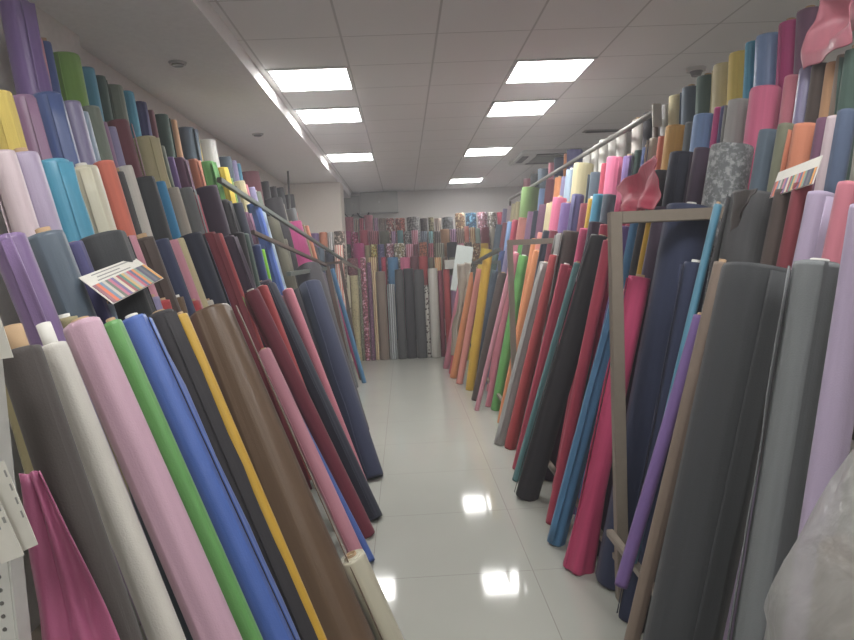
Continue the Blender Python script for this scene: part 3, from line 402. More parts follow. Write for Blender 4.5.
def fabric(col,kind):
    key='fabric_'+col.replace(' ','_')+('_'+kind if kind else '')
    if key in MATS: return MATS[key]
    m,nt,b=base(key); L=nt.links
    c=lin(COL[col]); k=ALB
    c=tuple(min(.95,v*k+.004) for v in c)
    g=sum(c)/3; c=tuple(max(0.0,g+(v-g)*SATU) for v in c)
    tc=N(nt,'ShaderNodeTexCoord')
    mp=N(nt,'ShaderNodeMapping'); mp.inputs['Scale'].default_value=(38,38,.9)
    L.new(tc.outputs['Object'],mp.inputs['Vector'])
    no=N(nt,'ShaderNodeTexNoise',Scale=1.0,Detail=3.0); L.new(mp.outputs[0],no.inputs['Vector'])
    mx=N(nt,'ShaderNodeMix',data_type='RGBA')
    mx.inputs[6].default_value=tuple(v*.80 for v in c)+(1,); mx.inputs[7].default_value=tuple(min(.95,v*1.18) for v in c)+(1,)
    L.new(no.outputs['Fac'],mx.inputs[0]); out=mx.outputs[2]
    def over(fac_out,rgb,lo=.45,hi=.55):
        nonlocal out
        r=N(nt,'ShaderNodeMapRange'); r.inputs['From Min'].default_value=lo; r.inputs['From Max'].default_value=hi
        L.new(fac_out,r.inputs['Value'])
        q=N(nt,'ShaderNodeMix',data_type='RGBA'); L.new(r.outputs[0],q.inputs[0]); L.new(out,q.inputs[6]); q.inputs[7].default_value=tuple(rgb)+(1,); out=q.outputs[2]
    light=tuple(min(.8,v*2.2+.12) for v in c); dark=tuple(v*.35 for v in c)
    if kind=='floral':
        v=N(nt,'ShaderNodeTexVoronoi',Scale=34.0); L.new(tc.outputs['Object'],v.inputs['Vector']); over(v.outputs['Distance'],dark,.35,.5)
        n2=N(nt,'ShaderNodeTexNoise',Scale=22.0); L.new(tc.outputs['Object'],n2.inputs['Vector']); over(n2.outputs['Fac'],light,.55,.62)
    elif kind=='dots':
        v=N(nt,'ShaderNodeTexVoronoi',Scale=42.0); L.new(tc.outputs['Object'],v.inputs['Vector']); over(v.outputs['Distance'],dark if g>.2 else light,.3,.2)
    elif kind=='spot':
        v=N(nt,'ShaderNodeTexVoronoi',Scale=22.0); L.new(tc.outputs['Object'],v.inputs['Vector']); over(v.outputs['Distance'],(.05,.015,.015),.4,.33)
    elif kind=='stripe':
        w=N(nt,'ShaderNodeTexWave',Scale=9.0,Distortion=1.5); w.bands_direction='X'; L.new(tc.outputs['Object'],w.inputs['Vector']); over(w.outputs['Fac'],light,.55,.75)
    elif kind=='check':
        w=N(nt,'ShaderNodeTexChecker',Scale=26.0); mp2=N(nt,'ShaderNodeMapping'); mp2.inputs['Rotation'].default_value=(.0,.78,.6); L.new(tc.outputs['Object'],mp2.inputs['Vector']); L.new(mp2.outputs[0],w.inputs['Vector']); over(w.outputs['Fac'],dark,.4,.6)
    elif kind=='camo':
        n2=N(nt,'ShaderNodeTexNoise',Scale=38.0,Detail=5.0,Roughness=.75); L.new(tc.outputs['Object'],n2.inputs['Vector']); over(n2.outputs['Fac'],(.42,.43,.44),.47,.60)
    L.new(out,b.inputs['Base Color'])
    b.inputs['Roughness'].default_value=.38 if kind=='satin' else (.3 if kind=='wrap' else .72)
    b.inputs['Specular IOR Level'].default_value=.5 if kind in('satin','wrap') else .3
    b.inputs['Sheen Weight'].default_value=.12
    weave=N(nt,'ShaderNodeTexNoise',Scale=260.0,Detail=2.0); L.new(tc.outputs['Object'],weave.inputs['Vector'])
    ad=N(nt,'ShaderNodeMath',operation='MULTIPLY_ADD'); ad.inputs[1].default_value=.25; L.new(weave.outputs['Fac'],ad.inputs[0]); L.new(no.outputs['Fac'],ad.inputs[2])
    bp=N(nt,'ShaderNodeBump',Strength=.45,Distance=.006); L.new(ad.outputs[0],bp.inputs['Height']); L.new(bp.outputs[0],b.inputs['Normal'])
    MATS[key]=m; return m
ALB=1.03; SATU=.93; LAMP=24.0; EXPO=0.0; HAZE=.016
# ---------------------------------------------------------------- mesh helpers
def link(name,bm,mat,parent=None,smooth=False):
    me=bpy.data.meshes.new(name); bm.normal_update(); bm.to_mesh(me); bm.free()
    o=bpy.data.objects.new(name,me); C.objects.link(o)
    if mat: me.materials.append(mat)
    if smooth:
        for p in me.polygons: p.use_smooth=True
    if parent: o.parent=parent
    return o
def tag(o,label,cat,group=None):
    o['label']=label; o['category']=cat
    if group: o['group']=group
    return o
def thing(name,label,cat,loc=(0,0,0),group=None):
    o=bpy.data.objects.new(name,None); C.objects.link(o); o.location=loc; o.empty_display_size=.1
    return tag(o,label,cat,group)
def struct(name,bm,mat):
    o=link(name,bm,mat); o['kind']='structure'; return o
def box(bm,a,b,bev=0):
    v=[bm.verts.new((x,y,z)) for x in (a[0],b[0]) for y in (a[1],b[1]) for z in (a[2],b[2])]
    fs=[(0,1,3,2),(4,6,7,5),(0,4,5,1),(2,3,7,6),(0,2,6,4),(1,5,7,3)]
    F=[bm.faces.new([v[i] for i in f]) for f in fs]
    if bev:
        es=set(e for f in F for e in f.edges)
        bmesh.ops.bevel(bm,geom=list(es),offset=bev,segments=2,affect='EDGES')
def obox(bm,p,q,w,h,bev=.003):
    """square tube from p to q, width w, height h"""
    p=Vector(p);q=Vector(q);d=(q-p);L=d.length;d.normalize()
    up=Vector((0,0,1)) if abs(d.z)<.9 else Vector((0,1,0))
    s=d.cross(up).normalized(); u=s.cross(d)
    t=bmesh.new(); box(t,(-w/2,-h/2,0),(w/2,h/2,L),bev)
    M=Matrix((( s.x,u.x,d.x,p.x),(s.y,u.y,d.y,p.y),(s.z,u.z,d.z,p.z),(0,0,0,1)))
    t.transform(M); me=bpy.data.meshes.new('t'); t.to_mesh(me); t.free(); bm.from_mesh(me); bpy.data.meshes.remove(me)
def tube(bm,pts,r,n=12):
    pts=[Vector(p) for p in pts]; rings=[]
    for i,p in enumerate(pts):
        d=(pts[min(i+1,len(pts)-1)]-pts[max(i-1,0)]).normalized()
        up=Vector((0,0,1)) if abs(d.z)<.9 else Vector((0,1,0))
        s=d.cross(up).normalized(); u=s.cross(d)
        rings.append([bm.verts.new(p+r*(math.cos(2*PI*k/n)*s+math.sin(2*PI*k/n)*u)) for k in range(n)])
    for a,b in zip(rings,rings[1:]):
        for k in range(n): bm.faces.new((a[k],a[(k+1)%n],b[(k+1)%n],b[k])).smooth=True
    bm.faces.new(rings[0][::-1]); bm.faces.new(rings[-1])
def bilerp(c,u,v):
    a,b,d,e=[Vector(x) for x in c]   # tl,tr,br,bl
    return a.lerp(b,u).lerp(e.lerp(d,u),v)
def cloth(name,corners,mat,parent=None,nu=36,nv=36,amp=.02,folds=5,seed=0,bulge=0,thick=.003,edge=.02):
    bm=bmesh.new(); rnd=random.Random(seed)
    a,b,d,e=[Vector(x) for x in corners]; nrm=(b-a).cross(e-a).normalized(); ph=rnd.random()*6
    g=[]
    for j in range(nv+1):
        row=[]
        for i in range(nu+1):
            u=i/nu; v=j/nv
            p=bilerp(corners,u,v)
            w=math.sin(u*folds*2*PI+ph+2*v)*amp*(.35+.65*v)+noise.noise(p*6+Vector((seed,0,0)))*amp*1.3+bulge*math.sin(PI*u)*math.sin(PI*min(1,v*1.2))
            sh=noise.noise(Vector((u*4,v*4,seed*3.1)))*edge
            row.append(bm.verts.new(p+nrm*w+(b-a).normalized()*sh+(e-a).normalized()*sh*.6))
        g.append(row)
    for j in range(nv):
        for i in range(nu): bm.faces.new((g[j][i],g[j][i+1],g[j+1][i+1],g[j+1][i])).smooth=True
    o=link(name,bm,mat,parent)
    s=o.modifiers.new('thickness','SOLIDIFY'); s.thickness=thick
    return o
# ---------------------------------------------------------------- fabric rolls
CARD=plain('cardboard_core',(176,148,116),.85,bump=.3)
WHITEC=plain('white_paper_core',(214,212,206),.8,bump=.2)
def roll_mesh(L,r,seed,detail,flare=0,core=.022,tp=1):
    rnd=random.Random(seed); bm=bmesh.new()
    n=32 if detail else 20
    rc=min(core,r*.45); ecc=rnd.uniform(.90,1.0); ea=rnd.random()*PI
    zs=[0,.012,L*.12,L*.28,L*.45,L*.62,L*.8,L-.07,L-.012,L]
    rings=[]
    a0=rnd.random()*2*PI
    for iz,z in enumerate(zs):
        ring=[]
        sag=rnd.uniform(-.01,.01)*r
        for k in range(n):
            t=k/n; a=2*PI*t
            rr=r*(.93+.07*t)
            rr*=1-(1-ecc)*abs(math.sin(a-ea))
            rr*=1+.045*noise.noise(Vector((math.cos(a)*1.5,math.sin(a)*1.5,z*1.3+seed*7.7)))
            rr*=1+(tp-1)*(1-z/L)
            if z in(0,L): rr*=.965
            if flare and z<L*.3:
                q=1-z/(L*.3); rr*=1+flare*q*(.6+.4*math.sin(a*4+seed))
            ring.append(bm.verts.new((math.cos(a+a0)*rr+sag,math.sin(a+a0)*rr,z)))
        rings.append(ring)
    for a,b in zip(rings,rings[1:]):
        for k in range(n):
            f=bm.faces.new((a[k],a[(k+1)%n],b[(k+1)%n],b[k])); f.smooth=(k!=n-1)
    # wound layers at both ends: rings stepping in and out down to the core
    for ring,zz,s in ((rings[-1],L,1),(rings[0],0,-1)):
        prev=ring; nl=6 if detail else 3
        for q in range(1,nl+1):
            fct=1-(1-rc/r)*q/nl; dz=s*rnd.uniform(-.006,.004)*(1 if q%2 else -1)*min(1,r/.06)
            if s<0: dz=abs(dz)
            cur=[bm.verts.new((v.co.x*fct,v.co.y*fct,zz+dz)) for v in ring]
            for k in range(n):
                v=(prev[k],prev[(k+1)%n],cur[(k+1)%n],cur[k])
                bm.faces.new(v if s>0 else v[::-1])
            prev=cur
        bm.faces.new(prev if s>0 else prev[::-1])
    return bm,rc
def core_mesh(rc,h):
    bm=bmesh.new(); n=18; ri=rc*.8
    def ring(r,z): return [bm.verts.new((r*math.cos(2*PI*k/n),r*math.sin(2*PI*k/n),z)) for k in range(n)]
    R=[ring(rc,-.05),ring(rc,h),ring(ri,h),ring(ri,-.02)]
    for a,b in zip(R,R[1:]):
        for k in range(n): bm.faces.new((a[k],a[(k+1)%n],b[(k+1)%n],b[k])).smooth=True
    bm.faces.new(R[0][::-1]); bm.faces.new(R[-1])
    return bm
for i,(B,T,r,col,kind,ex,g,label,tp) in enumerate(ROLLS):
    B=Vector(B);T=Vector(T); L=(T-B).length
    near=T.y<6 and 'back wall' not in label
    bm,rc=roll_mesh(L,r,i+1,near,flare=.5 if ex=='flare' else 0,core=.034 if 'core' in ex else .021,tp=tp)
    mat=WHITEC if kind=='tube' else fabric(col,kind)
    o=link('fabric_roll',bm,mat)
    q=(T-B).normalized().to_track_quat('Z','Y')
    o.rotation_mode='QUATERNION'; o.rotation_quaternion=q; o.location=B+q@Vector((0,0,0))
    tag(o,label,'fabric roll',GROUPS[g])
    if T.y<7.5:
        h=.012
        if 'core' in ex: h=.05
        elif 'front row' not in label: h=.004 if random.Random(i).random()<.8 else .02
        c=link('core_tube',core_mesh(rc,h),WHITEC if 'white' in ex or random.Random(i*3).random()<.3 else CARD,o); c.location=(0,0,L)
    if near and kind not in('tube','camo') and r>.035:
        # loose end of the cloth: a thin strip lying along the roll
        rr=random.Random(i*7+1); a=rr.uniform(0,2*PI); w=rr.uniform(.35,.8)
        fb=bmesh.new(); nn=8; nz=14; R1=[]
        for jz in range(nz+1):
            z=.02+(L-.035)*jz/nz; row=[]
            for k in range(nn+1):
                t=k/nn; aa=a+w*t*(1+.12*noise.noise(Vector((z*3,i,0))))
                rad=r*1.05*(1+(tp-1)*(1-z/L))+.002+.010*(t**3)*(1+noise.noise(Vector((z*5,i*1.3,t))))
                row.append(fb.verts.new((math.cos(aa)*rad,math.sin(aa)*rad,z)))
            R1.append(row)
        for jz in range(nz):
            for k in range(nn): fb.faces.new((R1[jz][k],R1[jz][k+1],R1[jz+1][k+1],R1[jz+1][k])).smooth=True
        fo=link('loose_end',fb,mat,o); s=fo.modifiers.new('thickness','SOLIDIFY'); s.thickness=.003
# ---------------------------------------------------------------- room
CEIL=2.97
XL,XR,YB,YF=-1.78,3.0,13.0,-2.6
def floor_mat():
    m,nt,b=base('polished_floor_tiles'); L=nt.links
    tc=N(nt,'ShaderNodeTexCoord'); sep=N(nt,'ShaderNodeSeparateXYZ'); L.new(tc.outputs['Object'],sep.inputs[0])
    def line(o,off,s,w):
        a=N(nt,'ShaderNodeMath',operation='SUBTRACT'); a.inputs[1].default_value=off; L.new(o,a.inputs[0])
        d=N(nt,'ShaderNodeMath',operation='DIVIDE'); d.inputs[1].default_value=s; L.new(a.outputs[0],d.inputs[0])
        pp=N(nt,'ShaderNodeMath',operation='PINGPONG'); pp.inputs[1].default_value=.5; L.new(d.outputs[0],pp.inputs[0])
        l=N(nt,'ShaderNodeMath',operation='LESS_THAN'); l.inputs[1].default_value=w/s/2; L.new(pp.outputs[0],l.inputs[0]); return l.outputs[0]
    mxm=N(nt,'ShaderNodeMath',operation='MAXIMUM'); L.new(line(sep.outputs[0],-.2336,.8,.004),mxm.inputs[0]); L.new(line(sep.outputs[1],3.0883,.8,.004),mxm.inputs[1])
    no=N(nt,'ShaderNodeTexNoise',Scale=2.2,Detail=6.0); L.new(tc.outputs['Object'],no.inputs['Vector'])
    c=N(nt,'ShaderNodeMix',data_type='RGBA'); c.inputs[6].default_value=(.42,.43,.385,1); c.inputs[7].default_value=(.47,.48,.435,1); L.new(no.outputs['Fac'],c.inputs[0])
    g=N(nt,'ShaderNodeMix',data_type='RGBA'); g.inputs[7].default_value=(.30,.29,.26,1); L.new(mxm.outputs[0],g.inputs[0]); L.new(c.outputs[2],g.inputs[6])
    L.new(g.outputs[2],b.inputs['Base Color'])
    b.inputs['Roughness'].default_value=.07; b.inputs['Specular IOR Level'].default_value=.5
    n2=N(nt,'ShaderNodeTexNoise',Scale=1.1,Detail=1.0); L.new(tc.outputs['Object'],n2.inputs['Vector'])
    bp=N(nt,'ShaderNodeBump',Strength=.05,Distance=.02); L.new(n2.outputs['Fac'],bp.inputs['Height']); L.new(bp.outputs[0],b.inputs['Normal'])
    return m
def ceil_mat():
    m,nt,b=base('ceiling_panels'); L=nt.links
    tc=N(nt,'ShaderNodeTexCoord'); sep=N(nt,'ShaderNodeSeparateXYZ'); L.new(tc.outputs['Object'],sep.inputs[0])
    def line(o,off,s,w):
        a=N(nt,'ShaderNodeMath',operation='SUBTRACT'); a.inputs[1].default_value=off; L.new(o,a.inputs[0])
        d=N(nt,'ShaderNodeMath',operation='DIVIDE'); d.inputs[1].default_value=s; L.new(a.outputs[0],d.inputs[0])
        pp=N(nt,'ShaderNodeMath',operation='PINGPONG'); pp.inputs[1].default_value=.5; L.new(d.outputs[0],pp.inputs[0])
        l=N(nt,'ShaderNodeMath',operation='LESS_THAN'); l.inputs[1].default_value=w/s/2; L.new(pp.outputs[0],l.inputs[0]); return l.outputs[0]
    mxm=N(nt,'ShaderNodeMath',operation='MAXIMUM'); L.new(line(sep.outputs[0],.2806,.6,.014),mxm.inputs[0]); L.new(line(sep.outputs[1],4.2116,.6,.010),mxm.inputs[1])
    g=N(nt,'ShaderNodeMix',data_type='RGBA'); g.inputs[6].default_value=(.84,.83,.82,1); g.inputs[7].default_value=(.58,.57,.56,1); L.new(mxm.outputs[0],g.inputs[0])
    L.new(g.outputs[2],b.inputs['Base Color']); b.inputs['Roughness'].default_value=.8
    bp=N(nt,'ShaderNodeBump',Strength=.3,Distance=.004); bp.invert=True; L.new(mxm.outputs[0],bp.inputs['Height']); L.new(bp.outputs[0],b.inputs['Normal'])
    return m
WALL=plain('wall_paint',(222,218,214),.85,bump=.1)
SOFF=plain('soffit_paint',(234,232,230),.85,bump=.1)
bm=bmesh.new(); box(bm,(XL-.3,YF-.1,-.1),(XR+.1,YB+.1,0)); struct('floor',bm,floor_mat())
bm=bmesh.new(); box(bm,(-.96,YF,CEIL),(XR+.1,YB+.1,CEIL+.1)); struct('ceiling',bm,ceil_mat())
bm=bmesh.new(); box(bm,(XL-.3,YF,2.862),(-.96,YB+.1,CEIL+.1)); struct('trim_1',bm,SOFF)
bm=bmesh.new(); box(bm,(XL-.1,YF,0),(XL,YB,2.862)); struct('wall_left',bm,WALL)
bm=bmesh.new(); box(bm,(XL,1.6,0),(XL+.075,3.74,2.862)); struct('trim_2',bm,WALL)
bm=bmesh.new(); box(bm,(XR,YF,0),(XR+.1,YB,CEIL)); struct('wall_right',bm,WALL)
bm=bmesh.new(); box(bm,(XL,YB,0),(XR,YB+.1,CEIL)); struct('wall_back',bm,WALL)
bm=bmesh.new(); box(bm,(XL-.1,YF-.1,0),(XR+.1,YF,CEIL)); struct('wall_front',bm,WALL)
bm=bmesh.new(); box(bm,(XL,10.35,0),(-.93,10.95,2.862),.004); struct('wall_column',bm,plain('column_paint',(224,216,206),.85,bump=.1))
# ---------------------------------------------------------------- ceiling fittings
FR=plain('lamp_frame_white',(225,225,225),.5)
EM=plain('lamp_diffuser',(250,250,250),.5,emit=LAMP if 'LAMP' in globals() else 26.0)
def lamp(x,y,label):
    t=thing('ceiling_lamp',label,'ceiling light',(x,y,CEIL),'square ceiling light panels')
    bm=bmesh.new()
    for a,b in (((-.3,-.3),(.3,-.275)),((-.3,.275),(.3,.3)),((-.3,-.275),(-.275,.275)),((.275,-.275),(.3,.275))):
        box(bm,(a[0],a[1],-.012),(b[0],b[1],0),.002)
    link('lamp_frame',bm,FR,t)
    bm=bmesh.new(); box(bm,(-.275,-.275,-.009),(.275,.275,-.001)); link('diffuser',bm,EM,t)
for x,y,l in ((1.18,5.11,'nearest ceiling light panel on the right'),(1.18,6.31,'second nearest ceiling light panel on the right, close behind the nearest'),(1.18,8.71,'third ceiling light panel on the right'),(1.18,11.71,'farthest ceiling light panel, just before the back wall'),
    (-.62,5.11,'nearest ceiling light panel beside the left soffit'),(-.62,6.31,'middle ceiling light panel beside the left soffit'),(-.62,8.71,'farthest ceiling light panel beside the left soffit'),
    (1.18,1.51,'ceiling light panel above the camera on the right'),(-.62,1.51,'ceiling light panel above the camera on the left'),(1.18,-.89,'ceiling light panel behind the camera on the right'),(-.62,-.89,'ceiling light panel behind the camera on the left')):
    lamp(x,y,l)
GREYP=plain('grey_plastic',(150,150,148),.5)
t=thing('smoke_detector','round white smoke detector on the ceiling above the right rack','smoke detector',(2.38,5.2,CEIL))
for nm,z0,z1,r0,r1,m in (('detector_base',0,-.025,.075,.07,'b'),('detector_head',-.025,-.06,.05,.035,'h')):
    bm=bmesh.new(); bmesh.ops.create_cone(bm,cap_ends=True,segments=28,radius1=r1,radius2=r0,depth=abs(z1-z0),matrix=Matrix.Translation((0,0,(z0+z1)/2)))
    link(nm,bm,plain('detector_white',(196,194,190),.5) if m=='b' else plain('detector_grey',(130,128,126),.5),t,False)
for y,l in ((4.25,'round recessed spotlight in the left soffit, the nearer one'),(6.5,'round recessed spotlight in the left soffit, the farther one')):
    t=thing('soffit_spotlight',l,'spotlight',(-1.35,y,2.862),'round spotlights in the left soffit')
    bm=bmesh.new(); bmesh.ops.create_cone(bm,cap_ends=True,segments=28,radius1=.05,radius2=.056,depth=.012,matrix=Matrix.Translation((0,0,-.006))); link('spotlight_trim',bm,plain('spot_trim',(168,165,162),.4),t)
    bm=bmesh.new(); bmesh.ops.create_cone(bm,cap_ends=True,segments=24,radius1=.035,radius2=.038,depth=.01,matrix=Matrix.Translation((0,0,-.016))); link('spotlight_lens',bm,plain('spot_lens',(120,118,115),.25),t)
# cassette air conditioner above the far right rack
t=thing('air_conditioner','flat grey ceiling cassette air conditioner above the far right rack','air conditioner',(2.15,9.3,CEIL))
bm=bmesh.new(); box(bm,(-.5,-.55,-.04),(.5,.55,0),.01); link('cassette_panel',bm,plain('ac_white',(205,205,202),.5),t)
bm=bmesh.new()
for k in range(9): box(bm,(-.26,-.27+k*.065,-.052),(.26,-.24+k*.065,-.04))
link('intake_grille',bm,plain('ac_grille',(140,140,138),.6),t)
for k in range(4):
    bm=bmesh.new(); box(bm,(-.28,.36,-.05),(.28,.45,-.04),.003); o=link('air_vent',bm,plain('ac_vent',(96,96,95),.6),t); o.rotation_euler=(0,0,k*PI/2)
t=thing('ceiling_vent','slim dark ventilation slot in the ceiling above the right rack','vent',(2.6,7.6,CEIL))
bm=bmesh.new(); box(bm,(-.45,-.06,-.012),(.45,.06,0),.003); link('vent_frame',bm,plain('vent_frame',(165,163,160),.6),t)
bm=bmesh.new()
for k in range(4): box(bm,(-.42,-.045+k*.025,-.018),(.42,-.035+k*.025,-.012))
link('vent_slats',bm,plain('vent_dark',(90,90,90),.6),t)
# electric boxes on the back wall
BOXM=plain('cabinet_grey',(186,188,184),.45)
DARK=plain('black_cable',(30,30,32),.5)
def elec(x0,x1,z0,z1,y0,label):
    t=thing('electrical_box',label,'electrical box',((x0+x1)/2,YB,z0))
    w=(x1-x0)/2; h=z1-z0
    bm=bmesh.new(); box(bm,(-w,-y0,0),(w,0,h),.008); link('box_body',bm,BOXM,t)
    bm=bmesh.new(); box(bm,(-w+.02,-y0-.012,.02),(w-.02,-y0,h-.02),.004); d=link('box_door',bm,plain('cabinet_door_grey',(194,196,191),.4),t)
    bm=bmesh.new(); tube(bm,[(0,-y0-.012,h*.5),(0,-y0-.03,h*.5)],.014); link('box_lock',bm,plain('lock_metal',(215,215,215),.25,1),d)
elec(-1.07,-.79,2.53,2.9,.16,'small grey metal electrical box on the back wall, the left one')
elec(-.78,-.05,2.55,2.955,.22,'large grey metal electrical cabinet high on the back wall')
bm=bmesh.new(); tube(bm,[(-1.09,12.84,2.9),(-1.10,12.8,2.7),(-1.09,12.78,2.56),(-1.03,12.76,2.49),(-.97,12.76,2.47),(-.92,12.8,2.54)],.016,8)
tag(link('power_cable',bm,DARK),'black cable looping below the small grey electrical box','cable')
bm=bmesh.new(); tube(bm,[(-.84,12.76,2.56),(-.80,12.74,2.49),(-.74,12.73,2.46),(-.66,12.74,2.48),(-.62,12.78,2.56)],.016,8)
tag(link('power_cable',bm,DARK),'black cable looping below the large grey electrical cabinet','cable')
bm=bmesh.new(); tube(bm,[(-1.5,9.0,2.862),(-1.5,9.0,1.4)],.014,10)
tag(link('hanging_pipe',bm,plain('dark_pipe',(84,82,80),.5)),'thin dark vertical pipe hanging from the soffit at the far left','pipe')
# ---------------------------------------------------------------- racks
TUBE=plain('painted_steel_taupe',(138,128,116),.45,bump=.1)
GREEN=plain('green_grey_steel',(96,104,98),.42,bump=.1)
RUST=plain('brown_steel',(92,78,70),.5,bump=.15)
BOARD=plain('rack_board',(92,82,72),.8,bump=.3)
def rack(name,label,boards,y0,y1,xs,side):
    t=thing(name,label,'rack',(0,y0,0))
    for (xa,xb,z) in boards:
        bm=bmesh.new(); box(bm,(xa,0,z-.03),(xb,y1-y0,z),.003); link('shelf_board',bm,BOARD,t)
    n=int((y1-y0)/1.6)+1
    for k in range(n+1):
        y=.05+(y1-y0-.1)*k/n
        for (xa,xb,z) in boards[:]:
            xm=(xa+xb)/2
            bm=bmesh.new(); box(bm,(xm-.015,y-.015,0),(xm+.015,y+.015,z-.03)); link('rack_post',bm,RUST,t)
    return t
rack('tiered_rack','stepped steel rack carrying the upper tiers of rolls along the left wall',[(-1.46,-1.26,1.20),(-1.42,-1.25,.88),(-1.20,-1.04,.56),(-1.0,-.5,.27)][:0]+[(-1.50,-1.22,1.17),(-1.27,-1.19,.85),(-1.13,-1.0,.53)],1.3,10.2,None,-1)
rack('tiered_rack','stepped steel rack carrying the upper tiers of rolls along the right wall',[(1.80,1.99,1.33),(1.44,1.64,.93),(1.17,1.36,.48)],1.0,11.0,None,1)
t=thing('stepped_rack','stepped rack carrying the rows of patterned rolls at the back wall','rack',(0,0,0))
for (ya,yb,z) in ((10.78,10.95,.3),(11.08,11.24,.6),(11.37,11.54,.85),(11.72,11.92,1.1)):
    bm=bmesh.new(); box(bm,(-.90,ya,z-.03),(2.5,yb,z),.003); link('shelf_board',bm,BOARD,t)
    for x in (-.85,.2,1.3,2.4):
        bm=bmesh.new(); box(bm,(x-.015,(ya+yb)/2-.015,0),(x+.015,(ya+yb)/2+.015,z-.03)); link('rack_post',bm,RUST,t)
t=thing('stepped_rack','short stepped rack carrying the rolls below the far left column','rack',(0,0,0))
for (ya,yb,z) in ((9.66,9.86,.4),(9.98,10.16,.9)):
    bm=bmesh.new(); box(bm,(-1.7,ya,z-.03),(-.85,yb,z),.003); link('shelf_board',bm,BOARD,t)
    for x in (-1.65,-.9):
        bm=bmesh.new(); box(bm,(x-.015,(ya+yb)/2-.015,0),(x+.015,(ya+yb)/2+.015,z-.03)); link('rack_post',bm,RUST,t)
# open steel frames of the right rack
def frame(y,zt,x0,x1,label,m=TUBE,w=.05):
    t=thing('rack_frame',label,'rack frame',(x0,y,0))
    def bar(nm,a,b,ww=w):
        bm=bmesh.new(); obox(bm,a,b,ww,ww); return link(nm,bm,m,t)
    D=x1-x0
    bar('front_post',(0,0,0),(0,0,zt)); bar('rear_post',(D,0,0),(D,0,zt-.001))
    bar('top_bar',(w/2,0,zt-w/2),(D-w/2,0,zt-w/2)); bar('bottom_bar',(w/2,0,.2),(D-w/2,0,.2),.035)
    return t,bar
t,b=frame(2.76,1.72,.905,1.40,'square steel rack frame nearest the camera on the right')
b('side_rail',(0,.025,.17),(0,2.69,.17),.03)
b('foot_rail',(-.06,-.03,.33),(-.06,-1.5,.33),.03)
t,b=frame(5.47,1.70,.90,1.36,'square steel rack frame halfway along the right rack',w=.045)
b('side_rail',(0,.025,.17),(0,2.8,.17),.03)
t,b=frame(8.3,1.53,.90,1.22,'square steel rack frame at the far end of the right rack',GREEN,.04)
b('sloping_rail',(0,-.02,1.51),(0,-2.2,1.63),.035)
t=thing('hanging_rail','long steel rail running in front of the top tier of the right rack','rail',(1.83,4.65,0))
bm=bmesh.new(); tube(bm,[(0,0,2.53),(0,6.3,2.53)],.022,12); link('rail_tube',bm,plain('rail_steel',(128,126,122),.35,.3),t)
for y in (0,6.3):
    bm=bmesh.new(); tube(bm,[(0,y,0.0),(0,y,2.50)],.02,12); link('rail_post',bm,RUST,t)
bm=bmesh.new(); box(bm,(-.03,-.04,2.42),(.035,-.015,2.58),.006); link('end_bracket',bm,plain('bracket_pale',(168,160,152),.5),t)
# left rack frame: leaning leg with rails
t=thing('rack_frame','green-grey steel rack frame with sloping rails in the left rack','rack frame',(-.66,7.74,0))
def bar(nm,a,b,w,m):
    o=Vector(t.location); bm=bmesh.new(); obox(bm,Vector(a)-o,Vector(b)-o,w,w); return link(nm,bm,m,t)
bar('front_leg',(-.66,7.74,0),(-.90,7.76,1.56),.045,RUST)
bar('rear_leg',(-1.55,7.74,0),(-1.55,7.74,1.56),.04,RUST)
bar('cross_bar',(-.92,7.72,1.53),(-1.0,5.7,1.50),.04,GREEN)
bar('sloping_rail',(-1.15,5.11,1.84),(-.91,7.72,1.57),.032,RUST)
bar('long_sloping_rail',(-1.28,4.75,2.2),(-.79,9.9,1.56),.035,GREEN)
t=thing('rack_frame','brown steel rack frame at the far end of the left rack','rack frame',(-.65,8.75,0))
bar('front_leg',(-.65,8.75,0),(-.84,8.75,1.62),.04,RUST)
bar('rear_leg',(-1.5,8.75,0),(-1.5,8.75,1.6),.04,RUST)
bar('cross_bar',(-.86,8.75,1.60),(-1.48,8.75,1.58),.035,RUST)
bar('side_rail',(-.83,8.77,1.62),(-.70,10.0,1.50),.03,TUBE)
# ---------------------------------------------------------------- cards, tags and small things
PAPER=plain('card_paper',(214,212,204),.6)
INK=plain('printed_grey_ink',(140,140,138),.7)
def stripes_mat():
    m,nt,b=base('fabric_swatch_strips'); L=nt.links
    tc=N(nt,'ShaderNodeTexCoord'); sep=N(nt,'ShaderNodeSeparateXYZ'); L.new(tc.outputs['UV'],sep.inputs[0])
    r=N(nt,'ShaderNodeValToRGB'); r.color_ramp.interpolation='CONSTANT'; cr=r.color_ramp
    cols=[(150,110,120),(214,120,90),(120,140,160),(196,190,180),(110,120,110),(190,120,140),(120,110,150),(210,200,180),(160,90,100),(90,140,130),(200,170,120),(170,170,175),(190,100,120),(100,110,140),(216,140,90),(140,160,140),(90,90,110),(110,110,120),(80,90,100),(220,160,90)]
    while len(cr.elements)<len(cols): cr.elements.new(.5)
    for i,c in enumerate(cols): cr.elements[i].position=i/len(cols); cr.elements[i].color=lin(c)+(1,)
    L.new(sep.outputs[0],r.inputs[0]); L.new(r.outputs[0],b.inputs['Base Color']); b.inputs['Roughness'].default_value=.7; return m
SW=stripes_mat()
